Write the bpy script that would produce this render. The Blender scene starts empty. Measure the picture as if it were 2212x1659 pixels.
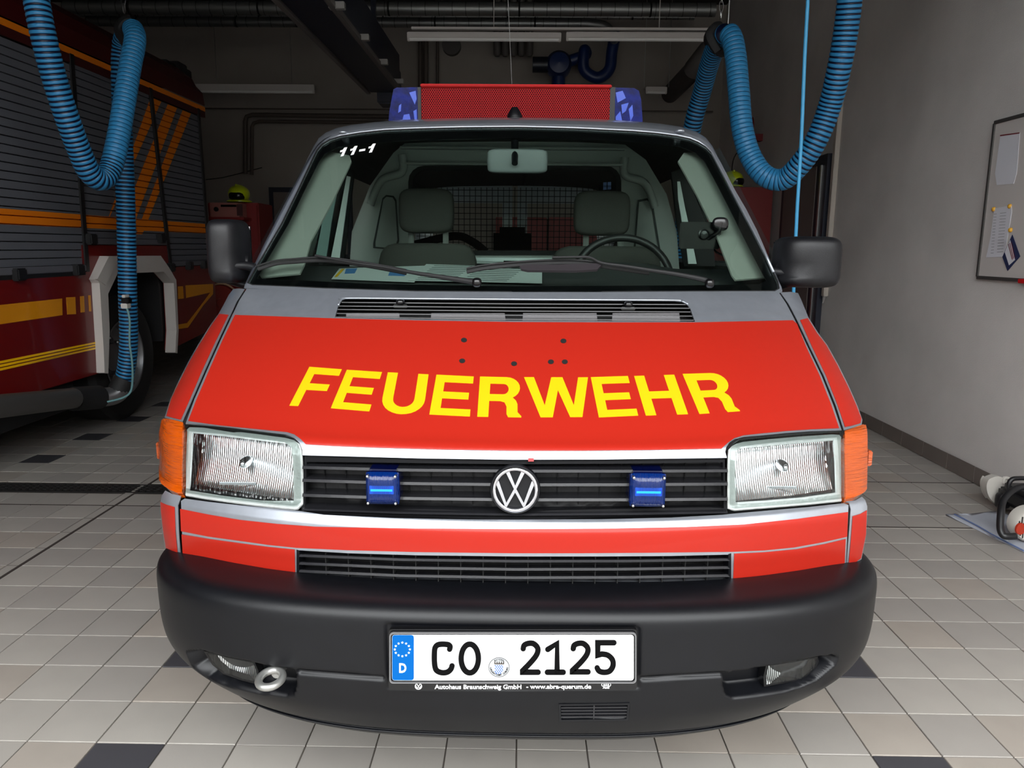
import bpy, bmesh, math, random
import numpy as np
from mathutils import Vector, Matrix, Euler
from mathutils.geometry import delaunay_2d_cdt
random.seed(7)
S = bpy.context.scene
C = S.collection
PI = math.pi

# ------------------------------------------------------------------ camera, world, exposure
FPX, CX, CY = 1650.0, 1106.0, 829.5
PITCH, YAW, ROLL, H = math.radians(10.1), math.radians(0.76), 0.008, 1.385
ROT = (Matrix.Rotation(YAW, 3, 'Z') @ Matrix.Rotation(PI/2-PITCH, 3, 'X') @ Matrix.Rotation(ROLL, 3, 'Z'))
cd = bpy.data.cameras.new('camera'); cam = bpy.data.objects.new('camera', cd); C.objects.link(cam)
cd.sensor_width = 36; cd.sensor_fit = 'HORIZONTAL'; cd.lens = 36*FPX/2212; cd.clip_start = .02; cd.clip_end = 300
cam.matrix_world = Matrix.Translation((0, 0, H)) @ ROT.to_4x4()
S.camera = cam
S.view_settings.view_transform = 'Standard'; S.view_settings.look = 'None'
S.view_settings.gamma = 1; S.view_settings.use_curve_mapping = False
S.view_settings.exposure = 2.0
w = bpy.data.worlds.new('sky'); S.world = w; w.use_nodes = True
nt = w.node_tree; nt.nodes.clear()
wo = nt.nodes.new('ShaderNodeOutputWorld'); bg = nt.nodes.new('ShaderNodeBackground')
tc = nt.nodes.new('ShaderNodeTexCoord'); sx = nt.nodes.new('ShaderNodeSeparateXYZ')
cr = nt.nodes.new('ShaderNodeValToRGB')
nt.links.new(tc.outputs['Generated'], sx.inputs[0]); nt.links.new(sx.outputs['Z'], cr.inputs[0])
nt.links.new(cr.outputs[0], bg.inputs[0]); nt.links.new(bg.outputs[0], wo.inputs[0])
cr.color_ramp.elements[0].position = 0.0; cr.color_ramp.elements[0].color = (.80, .83, .86, 1)
cr.color_ramp.elements[1].position = 0.9; cr.color_ramp.elements[1].color = (.98, 1, 1, 1)
bg.inputs[1].default_value = 2.3       # even, overcast daylight outside the open bay door

# ------------------------------------------------------------------ helpers
def srgb(r, g, b):
    f = lambda c: (c/255/12.92) if c/255 <= .04045 else ((c/255+.055)/1.055)**2.4
    return (f(r), f(g), f(b), 1)
MATS = {}
def mat(name, col, rough=.5, metal=0, coat=0, bump=0, bscale=60, spec=.5, var=0, vscale=8, crough=.05, stretch=None, emit=None, alpha=None):
    if name in MATS: return MATS[name]
    m = bpy.data.materials.new(name); m.use_nodes = True; n = m.node_tree; p = n.nodes['Principled BSDF']
    p.inputs['Base Color'].default_value = col; p.inputs['Roughness'].default_value = rough
    p.inputs['Metallic'].default_value = metal; p.inputs['Coat Weight'].default_value = coat
    p.inputs['Coat Roughness'].default_value = crough; p.inputs['Specular IOR Level'].default_value = spec
    t = n.nodes.new('ShaderNodeTexCoord'); src = t.outputs['Object']
    if stretch:
        mp = n.nodes.new('ShaderNodeMapping'); mp.inputs['Scale'].default_value = stretch
        n.links.new(src, mp.inputs[0]); src = mp.outputs[0]
    if bump:
        ns = n.nodes.new('ShaderNodeTexNoise'); ns.inputs['Scale'].default_value = bscale; ns.inputs['Detail'].default_value = 3
        b = n.nodes.new('ShaderNodeBump'); b.inputs['Strength'].default_value = bump; b.inputs['Distance'].default_value = .01
        n.links.new(src, ns.inputs[0]); n.links.new(ns.outputs[0], b.inputs['Height']); n.links.new(b.outputs[0], p.inputs['Normal'])
    if var:
        ns = n.nodes.new('ShaderNodeTexNoise'); ns.inputs['Scale'].default_value = vscale; ns.inputs['Detail'].default_value = 5
        mr = n.nodes.new('ShaderNodeMapRange'); mr.inputs[1].default_value = .3; mr.inputs[2].default_value = .7
        mr.inputs[3].default_value = 1-var; mr.inputs[4].default_value = 1+var
        mx = n.nodes.new('ShaderNodeMix'); mx.data_type = 'RGBA'; mx.blend_type = 'MULTIPLY'; mx.inputs[0].default_value = 1
        mx.inputs[6].default_value = col
        n.links.new(src, ns.inputs[0]); n.links.new(ns.outputs[0], mr.inputs[0]); n.links.new(mr.outputs[0], mx.inputs[7])
        n.links.new(mx.outputs[2], p.inputs['Base Color'])
    if emit: p.inputs['Emission Color'].default_value = emit[0]; p.inputs['Emission Strength'].default_value = emit[1]
    MATS[name] = m; return m
def glass(name, tint, rough=.0, refl=1.0, bump=0, bstretch=(1, 1, 1), bscale=200):
    m = bpy.data.materials.new(name); m.use_nodes = True; n = m.node_tree; n.nodes.clear()
    o = n.nodes.new('ShaderNodeOutputMaterial'); mx = n.nodes.new('ShaderNodeMixShader')
    t = n.nodes.new('ShaderNodeBsdfTransparent'); g = n.nodes.new('ShaderNodeBsdfGlossy'); f = n.nodes.new('ShaderNodeFresnel')
    t.inputs[0].default_value = tint; g.inputs['Roughness'].default_value = rough; g.inputs[0].default_value = (refl, refl, refl, 1)
    n.nodes.remove(f); lw = n.nodes.new('ShaderNodeLayerWeight'); pw = n.nodes.new('ShaderNodeMath'); pw.operation = 'POWER'; pw.inputs[1].default_value = 5
    ma = n.nodes.new('ShaderNodeMath'); ma.operation = 'MULTIPLY_ADD'; ma.inputs[1].default_value = .95; ma.inputs[2].default_value = .04
    n.links.new(lw.outputs['Facing'], pw.inputs[0]); n.links.new(pw.outputs[0], ma.inputs[0]); n.links.new(ma.outputs[0], mx.inputs[0]); n.links.new(t.outputs[0], mx.inputs[1]); n.links.new(g.outputs[0], mx.inputs[2]); n.links.new(mx.outputs[0], o.inputs[0])
    if bump:
        tc = n.nodes.new('ShaderNodeTexCoord'); mp = n.nodes.new('ShaderNodeMapping'); mp.inputs['Scale'].default_value = bstretch
        ns = n.nodes.new('ShaderNodeTexNoise'); ns.inputs['Scale'].default_value = bscale
        b = n.nodes.new('ShaderNodeBump'); b.inputs['Strength'].default_value = bump; b.inputs['Distance'].default_value = .01
        n.links.new(tc.outputs['Object'], mp.inputs[0]); n.links.new(mp.outputs[0], ns.inputs[0]); n.links.new(ns.outputs[0], b.inputs['Height']); n.links.new(b.outputs[0], g.inputs['Normal'])
    MATS[name] = m; return m

def pick(u, v):
    d = ROT @ Vector(((u-CX)/FPX, -(v-CY)/FPX, -1)); return d
EYE = Vector((0, 0, H))
def atY(u, v, Y): d = pick(u, v); return EYE + d*(Y/d.y)
def atX(u, v, X): d = pick(u, v); return EYE + d*(X/d.x)
def atZ(u, v, Z): d = pick(u, v); return EYE + d*((Z-H)/d.z)
RT = ROT.transposed()
def proj(P):
    c = RT @ (Vector(P)-EYE); return (CX + FPX*c.x/-c.z, CY - FPX*c.y/-c.z)

def wloc(o):
    v = Vector((0, 0, 0))
    while o: v += o.location; o = o.parent
    return v
def tag(o, label=None, cat=None, group=None, kind=None):
    if label: o['label'] = label
    if cat: o['category'] = cat
    if group: o['group'] = group
    if kind: o['kind'] = kind
    return o
def empty(name, loc, label=None, cat=None, group=None):
    o = bpy.data.objects.new(name, None); C.objects.link(o); o.location = loc; o.empty_display_size = .1
    return tag(o, label, cat, group)
def mk(name, verts, faces, m=None, parent=None, smooth=False, normals=None, at=None, label=None, cat=None, group=None, kind=None, cols=None):
    """verts in world space -> ONE mesh object; its origin sits at `at` (default: centre of its base)"""
    V = np.array([tuple(v) for v in verts], dtype=float)
    if at is None: at = ((V[:, 0].min()+V[:, 0].max())/2, (V[:, 1].min()+V[:, 1].max())/2, V[:, 2].min())
    V = V - np.array(tuple(at))
    me = bpy.data.meshes.new(name); me.from_pydata(V.tolist(), [], faces); me.update()
    if smooth: me.shade_smooth()
    if m:
        for q in (m if isinstance(m, (list, tuple)) else [m]): me.materials.append(q)
    if cols is not None:
        a = me.color_attributes.new('tone', 'FLOAT_COLOR', 'POINT')
        a.data.foreach_set('color', np.array(cols, dtype=np.float32).ravel())
    if normals is not None: me.normals_split_custom_set(normals)
    o = bpy.data.objects.new(name, me); C.objects.link(o)
    if parent: o.parent = parent; o.location = Vector(at)-wloc(parent)
    else: o.location = at
    return tag(o, label, cat, group, kind)
class MB:
    def __init__(s): s.v = []; s.f = []; s.mi = []
    def add(s, vs, fs, k=0):
        n = len(s.v); s.v += [Vector(q) for q in vs]; s.f += [tuple(i+n for i in f) for f in fs]; s.mi += [k]*len(fs); return s
    def box(s, x0, x1, y0, y1, z0, z1, b=0, M=None, k=0):
        bm = bmesh.new(); bmesh.ops.create_cube(bm, size=1)
        for v in bm.verts: v.co = Vector(((x0+x1)/2+v.co.x*(x1-x0), (y0+y1)/2+v.co.y*(y1-y0), (z0+z1)/2+v.co.z*(z1-z0)))
        if b:
            bmesh.ops.bevel(bm, geom=bm.edges[:], offset=min(b, .49*min(abs(x1-x0), abs(y1-y0), abs(z1-z0))), segments=2, affect='EDGES')
        s.addbm(bm, M, k); return s
    def addbm(s, bm, M=None, k=0):
        bm.verts.index_update()
        s.add([(M @ v.co) if M else v.co.copy() for v in bm.verts], [[v.index for v in f.verts] for f in bm.faces], k); bm.free(); return s
    def tube(s, pts, r, n=10, closed=False, k=0, sy=1.0, up=None):
        pts = [Vector(p) for p in pts]; N = len(pts); rr = r if isinstance(r, (list, tuple)) else [r]*N
        T = []
        for i in range(N):
            a = pts[(i-1) % N] if (closed or i > 0) else pts[i]; b = pts[(i+1) % N] if (closed or i < N-1) else pts[i]
            t = (b-a); T.append(t.normalized() if t.length > 1e-9 else Vector((0, 0, 1)))
        u = Vector(up) if up else (Vector((0, 0, 1)) if abs(T[0].z) < .9 else Vector((1, 0, 0)))
        rings = []
        for i in range(N):
            u = (u - T[i]*u.dot(T[i]));
            u = u.normalized() if u.length > 1e-9 else T[i].orthogonal().normalized()
            w_ = T[i].cross(u)
            rings.append([pts[i] + (u*math.cos(2*PI*j/n)*sy + w_*math.sin(2*PI*j/n))*rr[i] for j in range(n)])
        vs = [p for ring in rings for p in ring]; fs = []
        for i in range(N if closed else N-1):
            a = i*n; b = ((i+1) % N)*n
            for j in range(n): fs.append((a+j, a+(j+1) % n, b+(j+1) % n, b+j))
        if not closed: fs.append(tuple(range(n))[::-1]); fs.append(tuple((N-1)*n+j for j in range(n)))
        s.add(vs, fs, k); return s
    def lathe(s, prof, axis='z', c=(0, 0, 0), n=24, M=None, k=0, sweep=2*PI):
        vs = []; c = Vector(c)
        for (r, h) in prof:
            for j in range(n):
                a = sweep*j/n; x, y = r*math.cos(a), r*math.sin(a)
                q = {'z': Vector((x, y, h)), 'y': Vector((x, h, y)), 'x': Vector((h, x, y))}[axis]
                vs.append((M @ q if M else q)+c)
        fs = []
        for i in range(len(prof)-1):
            for j in range(n): fs.append((i*n+j, i*n+(j+1) % n, (i+1)*n+(j+1) % n, (i+1)*n+j))
        s.add(vs, fs, k); return s
    def prism(s, poly, fn, t, k=0, holes=()):
        """poly: 2D loop; fn(a,b,w) -> 3D; thickness t"""
        v, f = tri2d([poly]+list(holes), None)
        n = len(v)
        vs = [fn(a, b, 0) for a, b in v]+[fn(a, b, t) for a, b in v]
        fs = [tuple(q) for q in f]+[tuple(i+n for i in q[::-1]) for q in f]
        for e in boundary(f): fs.append((e[1], e[0], e[0]+n, e[1]+n))
        s.add(vs, fs, k); return s
    def sq(s, c, sx, sy, sz, e1=.5, e2=.5, n=20, M=None, k=0):
        vs = []; fs = []; c = Vector(c)
        sp = lambda w_, e: math.copysign(abs(w_)**e, w_)
        for i in range(n+1):
            la = -PI/2+PI*i/n
            for j in range(2*n):
                lo = 2*PI*j/(2*n)
                q = Vector((sx*sp(math.cos(la), e1)*sp(math.cos(lo), e2), sy*sp(math.cos(la), e1)*sp(math.sin(lo), e2), sz*sp(math.sin(la), e1)))
                vs.append((M @ q if M else q)+c)
        for i in range(n):
            for j in range(2*n): fs.append((i*2*n+j, i*2*n+(j+1) % (2*n), (i+1)*2*n+(j+1) % (2*n), (i+1)*2*n+j))
        s.add(vs, fs, k); return s
    def build(s, name, m, parent=None, smooth=False, **kw):
        o = mk(name, s.v, s.f, m, parent, smooth=False, **kw)
        if any(s.mi): o.data.polygons.foreach_set('material_index', s.mi)
        if smooth:
            o.data.shade_smooth()
            if smooth != 'all': o.data.set_sharp_from_angle(angle=math.radians(38))
        return o
def boundary(tris):
    cnt = {}
    for t in tris:
        for i in range(len(t)):
            e = (t[i], t[(i+1) % len(t)]); k = tuple(sorted(e))
            cnt.setdefault(k, []).append(e)
    return [v[0] for v in cnt.values() if len(v) == 1]
def inside(x, y, loops):
    c = False
    for L in loops:
        n = len(L); j = n-1
        for i in range(n):
            xi, yi = L[i]; xj, yj = L[j]
            if (yi > y) != (yj > y) and x < (xj-xi)*(y-yi)/(yj-yi)+xi: c = not c
            j = i
    return c
def densify(L, step):
    out = []
    for i in range(len(L)):
        a, b = L[i], L[(i+1) % len(L)]; n = max(1, int(math.hypot(b[0]-a[0], b[1]-a[1])/step))
        for k in range(n): out.append((a[0]+(b[0]-a[0])*k/n, a[1]+(b[1]-a[1])*k/n))
    return out
def tri2d(loops, step, sy=None):
    if step: loops = [densify(L, step) for L in loops]
    vs = []; ed = []
    for L in loops:
        n = len(vs); vs += [Vector(p) for p in L]; ed += [(n+i, n+(i+1) % len(L)) for i in range(len(L))]
    if step:
        sy = sy or step
        xs = [p[0] for p in loops[0]]; ys = [p[1] for p in loops[0]]
        x = min(xs)+step/2; k = 0
        while x < max(xs):
            y = min(ys)+(sy/2 if k % 2 else sy)
            while y < max(ys):
                if inside(x, y, loops): vs.append(Vector((x, y)))
                y += sy
            x += step; k += 1
    r = delaunay_2d_cdt(vs, ed, [], 0, 1e-5)
    out = [(p.x, p.y) for p in r[0]]; tr = []
    for f in r[2]:
        cx = sum(out[i][0] for i in f)/3; cy = sum(out[i][1] for i in f)/3
        if inside(cx, cy, loops):
            a, b, c = [out[i] for i in f]
            ar = (b[0]-a[0])*(c[1]-a[1])-(b[1]-a[1])*(c[0]-a[0])
            if abs(ar) > 1e-12: tr.append(tuple(f) if ar < 0 else tuple(f)[::-1])
    return out, tr
def spl(P, n=8, closed=False):
    """Catmull-Rom through 2D/3D points"""
    P = [Vector(p) for p in P]; N = len(P); out = []
    for i in range(N if closed else N-1):
        p0 = P[(i-1) % N] if (closed or i > 0) else P[0]; p1 = P[i]; p2 = P[(i+1) % N]; p3 = P[(i+2) % N] if (closed or i < N-2) else P[-1]
        for k in range(n):
            t = k/n; out.append(.5*((2*p1)+(p2-p0)*t+(2*p0-5*p1+4*p2-p3)*t*t+(3*p1-p0-3*p2+p3)*t*t*t))
    if not closed: out.append(P[-1])
    return out
def patch(name, loops, surf, m, parent, step=10, thick=.0015, off=0, sy=None, flatn=False, **kw):
    """sheet part: outline(s) -> points on a surface. surf(u,v) -> (point, outward normal)"""
    v2, tr = tri2d(loops, step, sy)
    PN = [surf(u, v) for u, v in v2]; n = len(PN)
    F = [p+nn*off for p, nn in PN]; B = [p+nn*(off-thick) for p, nn in PN]
    vs = F+B; fs = [tuple(t) for t in tr]+[tuple(i+n for i in t[::-1]) for t in tr]
    nl = [];
    for t in tr: nl += [PN[i][1] for i in t]
    for t in tr: nl += [-PN[i][1] for i in t[::-1]]
    for e in boundary(tr):
        k = len(vs); vs += [F[e[1]], F[e[0]], B[e[0]], B[e[1]]]; fs.append((k, k+1, k+2, k+3)); nl += [Vector((0, 0, 0))]*4
    return mk(name, vs, fs, m, parent, smooth=True, normals=None if flatn else nl, **kw)
def planeX(X, s=1): return lambda u, v: (atX(u, v, X), Vector((s, 0, 0)))
def planeY(Y): return lambda u, v: (atY(u, v, Y), Vector((0, -1, 0)))
def planeZ(Z): return lambda u, v: (atZ(u, v, Z), Vector((0, 0, 1)))
def text2d(s, size=1.0, align='LEFT', offset=0.0, shear=0, sp=1.0):
    cu = bpy.data.curves.new('t', 'FONT'); cu.body = s; cu.size = size; cu.align_x = align; cu.offset = offset; cu.shear = shear; cu.space_character = sp
    cu.resolution_u = 3
    ob = bpy.data.objects.new('t', cu); C.objects.link(ob)
    me = bpy.data.meshes.new_from_object(ob)
    vs = [(v.co.x, v.co.y) for v in me.vertices]; fs = [tuple(p.vertices) for p in me.polygons]
    bpy.data.objects.remove(ob); bpy.data.meshes.remove(me); bpy.data.curves.remove(cu)
    return vs, fs
def ribbon(pts, w_, cap=5, closed=False):
    P = [Vector(p) for p in pts]; N = len(P); L = []; R = []
    for i in range(N):
        a = P[i-1] if (i or closed) else None; b = P[(i+1) % N] if (i < N-1 or closed) else None
        d1 = (P[i]-a).normalized() if a is not None else None; d2 = (b-P[i]).normalized() if b is not None else None
        d1 = d1 or d2; d2 = d2 or d1
        n1 = Vector((-d1.y, d1.x)); n2 = Vector((-d2.y, d2.x)); m_ = (n1+n2)
        m_ = m_.normalized() if m_.length > 1e-6 else n1
        k = min(1.6, 1/max(.3, m_.dot(n1))); L.append(P[i]+m_*w_/2*k); R.append(P[i]-m_*w_/2*k)
    vs = []; fs = []
    for i in range(N): vs += [L[i], R[i]]
    for i in range(N if closed else N-1):
        a, b, c, d = 2*i, 2*i+1, 2*((i+1) % N)+1, 2*((i+1) % N); fs.append((a, b, c, d))
    if not closed:
        for (i, s_) in ((0, -1), (N-1, 1)):
            d = (P[1]-P[0] if i == 0 else P[-1]-P[-2]).normalized()*s_; nn = Vector((-d.y, d.x)); k0 = len(vs); vs.append(P[i])
            for j in range(cap*2+1):
                t = -PI/2+PI*j/(cap*2); vs.append(P[i]+(d*math.cos(t)+nn*math.sin(t))*w_/2)
            fs += [(k0, k0+1+j, k0+2+j) for j in range(cap*2)]
    return [tuple(v) for v in vs], fs
def decal(name, vf, surf, m, parent, off=.0012, thick=.0006, **kw):
    """flat print with a little thickness: 2D verts/faces mapped on a surface"""
    v2, fs = vf; PN = [surf(u, v) for u, v in v2]; n = len(PN)
    vs = [p+nn*off for p, nn in PN]+[p+nn*(off-thick) for p, nn in PN]
    # orient
    out = []
    for f in fs:
        a, b, c = [vs[i] for i in f[:3]]
        out.append(tuple(f) if (b-a).cross(c-a).dot(PN[f[0]][1]) > 0 else tuple(f)[::-1])
    al = out+[tuple(i+n for i in f[::-1]) for f in out]
    for e in boundary(out): al.append((e[1], e[0], e[0]+n, e[1]+n))
    return mk(name, vs, al, m, parent, **kw)
def merge(*vfs):
    V = []; F = []
    for v, f in vfs: n = len(V); V += list(v); F += [tuple(i+n for i in q) for q in f]
    return V, F
# ------------------------------------------------------------------ materials
RED = mat('red_paint', srgb(160, 32, 20), .36, 0, .1, spec=.3, crough=.04, bump=.015, bscale=25)
SILVER = mat('silver_paint', srgb(166, 171, 180), .36, .7, .8, crough=.06, var=.05, vscale=30)
YEL = mat('yellow_film', srgb(214, 170, 0), .45)
BLK = mat('black_plastic', srgb(9, 10, 14), .4, bump=.05, bscale=900, spec=.34, var=.12, vscale=25)
BLKG = mat('black_gloss', srgb(12, 12, 14), .22)
DARK = mat('dark_void', srgb(8, 8, 9), .85)
RUBBER = mat('rubber', srgb(20, 20, 21), .7)
CHROME = mat('chrome', srgb(225, 225, 230), .08, 1)
STEEL = mat('steel', srgb(185, 185, 185), .3, 1)
WHITE = mat('white_print', srgb(245, 245, 245), .45)

# ------------------------------------------------------------------ building shell
XR, XL, YB, YF, ZC = 2.76, -6.9, 11.3, -0.35, 4.7
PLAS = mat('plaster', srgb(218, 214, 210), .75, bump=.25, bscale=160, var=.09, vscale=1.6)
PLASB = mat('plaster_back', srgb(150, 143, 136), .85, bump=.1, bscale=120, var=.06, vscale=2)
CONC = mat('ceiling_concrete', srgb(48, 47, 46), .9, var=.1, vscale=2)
GROUT = mat('grout', srgb(92, 86, 80), .9, var=.1, vscale=30)
TILEM = mat('beige_tile', srgb(160, 155, 148), .42, var=.07, vscale=3.5, bump=.03, bscale=300)
TILEN = mat('beige_tile_plain', srgb(152, 147, 141), .45, var=.08, vscale=2.2, bump=.03, bscale=300)
TILEW = mat('beige_tile_warm', srgb(157, 149, 140), .43, var=.1, vscale=2.8, bump=.03, bscale=300)
TILEK = mat('black_tile', srgb(64, 63, 67), .45, var=.06, vscale=5)
def slab(name, x0, x1, y0, y1, z0, z1, m, parent=None, **kw): return MB().box(x0, x1, y0, y1, z0, z1).build(name, m, parent, **kw)
floor = slab('floor', XL, XR, YF, YB, -.12, -.004, GROUT, kind='structure', label='grey beige tiled garage floor')
slab('wall_right', XR, XR+.2, YF, YB+.2, -.12, ZC, PLAS, kind='structure')
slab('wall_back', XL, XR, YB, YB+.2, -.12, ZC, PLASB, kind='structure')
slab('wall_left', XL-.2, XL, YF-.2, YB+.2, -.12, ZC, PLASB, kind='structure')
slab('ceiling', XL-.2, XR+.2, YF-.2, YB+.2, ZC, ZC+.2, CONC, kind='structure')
fw = MB(); fw.box(XL, -2.6, YF-.2, YF, -.12, ZC); fw.box(-2.6, XR, YF-.2, YF, 4.15, ZC); fw.box(2.70, XR, YF-.2, YF, 0, 4.15)
fw.build('wall_front', PLAS, kind='structure')
slab('ground', -40, 40, -45, YF-.2, -.1, -.01, mat('asphalt', srgb(104, 103, 101), .9, var=.1, vscale=2), kind='structure')

MB().box(-45, 45, -32, -26, 0, 8.5).build('wall_opposite_added', mat('added_facade', srgb(138, 134, 128), .9, var=.1, vscale=.5), kind='structure')  # unseen wall across the yard, added to darken the low sky in reflections

# tiles
T = .198; G = .0045; X0 = -.005; Y0 = 1.930
joint = lambda k: k <= -12
bm = bmesh.new(); bmesh.ops.create_cube(bm, size=1)
for v in bm.verts: v.co = Vector((v.co.x*(T-G), v.co.y*(T-G), v.co.z*.006))
bmesh.ops.bevel(bm, geom=[e for e in bm.edges if all(v.co.z > 0 for v in e.verts)], offset=.0012, segments=1, affect='EDGES')
tmesh = {}
for key, mm in (('a', TILEM), ('b', TILEN), ('c', TILEW), ('k', TILEK)):
    me = bpy.data.meshes.new('tile'); bm.to_mesh(me); me.materials.append(mm); tmesh[key] = me
bm.free()
SH = .065   # cut strip left of the expansion joint
cells = []
for k in range(-34, 14):
    for r in range(-9, 48):
        xc = X0+T*(k+.5)-(SH if k <= -12 else 0); yc = Y0+T*(r+.5)
        if xc-T/2 < XL or xc+T/2 > XR+.12 or yc+T/2 > YB or yc-T/2 < YF: continue
        if 4.11 < yc < 4.29 and xc < -.3: continue
        blk = (k in (-6, 5, -16)) and (r % 3 == 2)
        u, v = proj((xc, yc, 0)) if yc > .3 else (9999, 9999)
        vis = -90 < u < 2300 and 500 < v < 1760
        cov = abs(xc) < .80 and yc > 1.85
        if xc < -3.25 and yc > 2: cov = True
        area = (T*FPX/max(.3, yc))**2*H/max(.3, yc)
        cells.append((-(area if vis and not cov else 0), random.random(), xc, yc, blk))
cells.sort()
sb = MB()
for i, (a, rr, xc, yc, blk) in enumerate(cells):
    x1 = min(xc+T/2-G/2, XR); x0 = xc-T/2+G/2
    if i < 300 and a < 0 and xc+T/2 <= XR:
        o = bpy.data.objects.new('tile', tmesh['k' if blk else ('a' if rr < .5 else ('b' if rr < .82 else 'c'))]); C.objects.link(o)
        o.parent = floor; o.location = Vector((xc, yc, -.003+random.uniform(-.0004, .0004)))-wloc(floor)
        if blk: o['label'] = 'black tile'
    else:
        z = random.uniform(-.0004, .0004)
        y0, y1 = yc-T/2+G/2, yc+T/2-G/2
        sb.add([(x0, y0, z), (x1, y0, z), (x1, y1, z), (x0, y1, z), (x0, y0, -.004), (x1, y0, -.004), (x1, y1, -.004), (x0, y1, -.004)],
               [(0, 1, 2, 3), (0, 4, 5, 1), (1, 5, 6, 2), (2, 6, 7, 3), (3, 7, 4, 0)], 3 if blk else (0 if rr < .5 else (1 if rr < .82 else 2)))
# cut tiles beside the joint
for r in range(-9, 48):
    yc = Y0+T*(r+.5); xr = X0-T*11-.006; xl = xr-SH+.012
    if yc+T/2 < YB: sb.add([(xl, yc-T/2+.002, 0), (xr-.002, yc-T/2+.002, 0), (xr-.002, yc+T/2-.002, 0), (xl, yc+T/2-.002, 0)], [(0, 1, 2, 3)], 0)
o = sb.build('tile', [TILEM, TILEN, TILEW, TILEK], floor, kind='stuff', label='remaining small distant tiles')
jm = mat('dark_joint', srgb(52, 44, 40), .9)
j = MB(); j.box(X0-T*11-.012, X0-T*11+.001, YF, YB, -.003, .0008); j.build('expansion_joint', jm, floor)
for yy in (3.731, 4.504): MB().box(.9 if yy < 4.2 else -2.0, XR, yy-.005, yy+.005, -.003, .0008).build('expansion_joint', jm, floor)
MB().box(-6, -.9, 3.904, 3.914, -.003, .0008).build('expansion_joint', jm, floor)
# drain channel
dr = empty('drain_channel', (-3.5, 4.2, 0), 'black slotted drain channel across the tiled floor left of the van', 'drain')
b = MB()
b.box(-6.5, -.35, 4.125, 4.137, -.004, .003); b.box(-6.5, -.35, 4.263, 4.275, -.004, .003); b.build('frame', mat('drain_iron', srgb(40, 38, 37), .6, .4), dr)
b = MB()
for i in range(150):
    x = -6.4+i*.04; b.box(x, x+.018, 4.137, 4.263, -.004, .002)
for yy in (4.17, 4.2, 4.23): b.box(-6.4, -.4, yy-.003, yy+.003, -.004, .0025)
b.build('grate', mat('drain_iron', srgb(40, 38, 37)), dr, kind='stuff')
MB().box(-6.5, -.35, 4.125, 4.275, -.0039, -.002).build('channel_base', DARK, dr)
# baseboard of brown tiles along right wall
bb = slab('baseboard_right', XR-.009, XR, YF, YB, 0, .095, mat('grout_dark', srgb(70, 62, 57), .9), kind='structure', label='brown grey tiled baseboard along right wall')
BBM = mat('baseboard_tile', srgb(112, 103, 97), .5, var=.07, vscale=4)
y = 0.0; me = None
while y < YB-.3:
    if me is None:
        o = MB().box(XR-.016, XR-.009, y+.002, y+.298, .002, .105, b=.002).build('tile', BBM, bb); me = o.data; base = o.location.copy(); yb = y
    else:
        o = bpy.data.objects.new('tile', me); C.objects.link(o); o.parent = bb; o.location = base+Vector((0, y-yb, 0))
    y += .3

# ------------------------------------------------------------------ the van
XCV = lambda Y: -.012-.013*(Y-1.66)
prof = [(.30, 1.64), (.55, 1.628), (.66, 1.612), (.70, 1.605), (.755, 1.603), (.765, 1.6035), (.772, 1.606), (.780, 1.6095), (.787, 1.6135), (.792, 1.622), (.797, 1.633), (.803, 1.639), (.85, 1.641), (.905, 1.643),
        (.912, 1.644), (.920, 1.647), (.930, 1.651), (.940, 1.656), (.947, 1.664), (.956, 1.684), (1.0, 1.755), (1.06, 1.847), (1.12, 1.942), (1.19, 2.06), (1.25, 2.165), (1.27, 2.203), (1.40, 2.352), (1.60, 2.588), (1.776, 2.80), (1.90, 2.95), (2.2, 3.3)]
PZ = np.array([p[0] for p in prof]); PY = np.array([p[1] for p in prof])
h_ = np.diff(PZ); dl = np.diff(PY)/h_; ms = np.zeros(len(PZ)); ms[0] = dl[0]; ms[-1] = dl[-1]
for i in range(1, len(PZ)-1):
    ms[i] = 0 if dl[i-1]*dl[i] <= 0 else (3*(h_[i-1]+h_[i]))/((2*h_[i]+h_[i-1])/dl[i-1]+(h_[i]+2*h_[i-1])/dl[i])
def SY(z):
    i = int(np.clip(np.searchsorted(PZ, z)-1, 0, len(PZ)-2)); t = (z-PZ[i])/h_[i]
    if t < 0: return PY[0]+ms[0]*(z-PZ[0])
    if t > 1: return PY[-1]+ms[-1]*(z-PZ[-1])
    a, b = PY[i], PY[i+1]
    return (2*t**3-3*t*t+1)*a+(t**3-2*t*t+t)*h_[i]*ms[i]+(-2*t**3+3*t*t)*b+(t**3-t*t)*h_[i]*ms[i+1]
XCZ = [(.5, .83), (.95, .83), (1.2, .81), (1.27, .81), (1.8, .68), (2.3, .6)]
def xcor(z): return float(np.interp(z, [q[0] for q in XCZ], [q[1] for q in XCZ]))
def BOW(x, z):
    a = abs(x); q = max(0, a-xcor(z)); return .25*a**2.4 + 7*q*q
def FY(x, z):
    y = SY(z); return y+BOW(x-XCV(y), z)
def skin(u, v, off=0):
    d = pick(u, v); d = d/d.y
    g = lambda s: s - FY(d.x*s, H+d.z*s)
    lo = 1.3; s = lo; st = .03; prev = s
    while s < 3.9:
        if g(s) > 0: break
        prev = s; s += st
    a, b = prev, s
    for _ in range(26):
        m_ = (a+b)/2
        if g(m_) > 0: b = m_
        else: a = m_
    s = (a+b)/2; P = EYE+d*s
    e = 1e-3; N = Vector(((FY(P.x+e, P.z)-FY(P.x-e, P.z))/(2*e), -1, (FY(P.x, P.z+e)-FY(P.x, P.z-e))/(2*e))).normalized()
    return P+N*off, N
def skino(off): return lambda u, v: skin(u, v, off)
def back(P, dy): return P+Vector((0, dy, 0))
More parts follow.
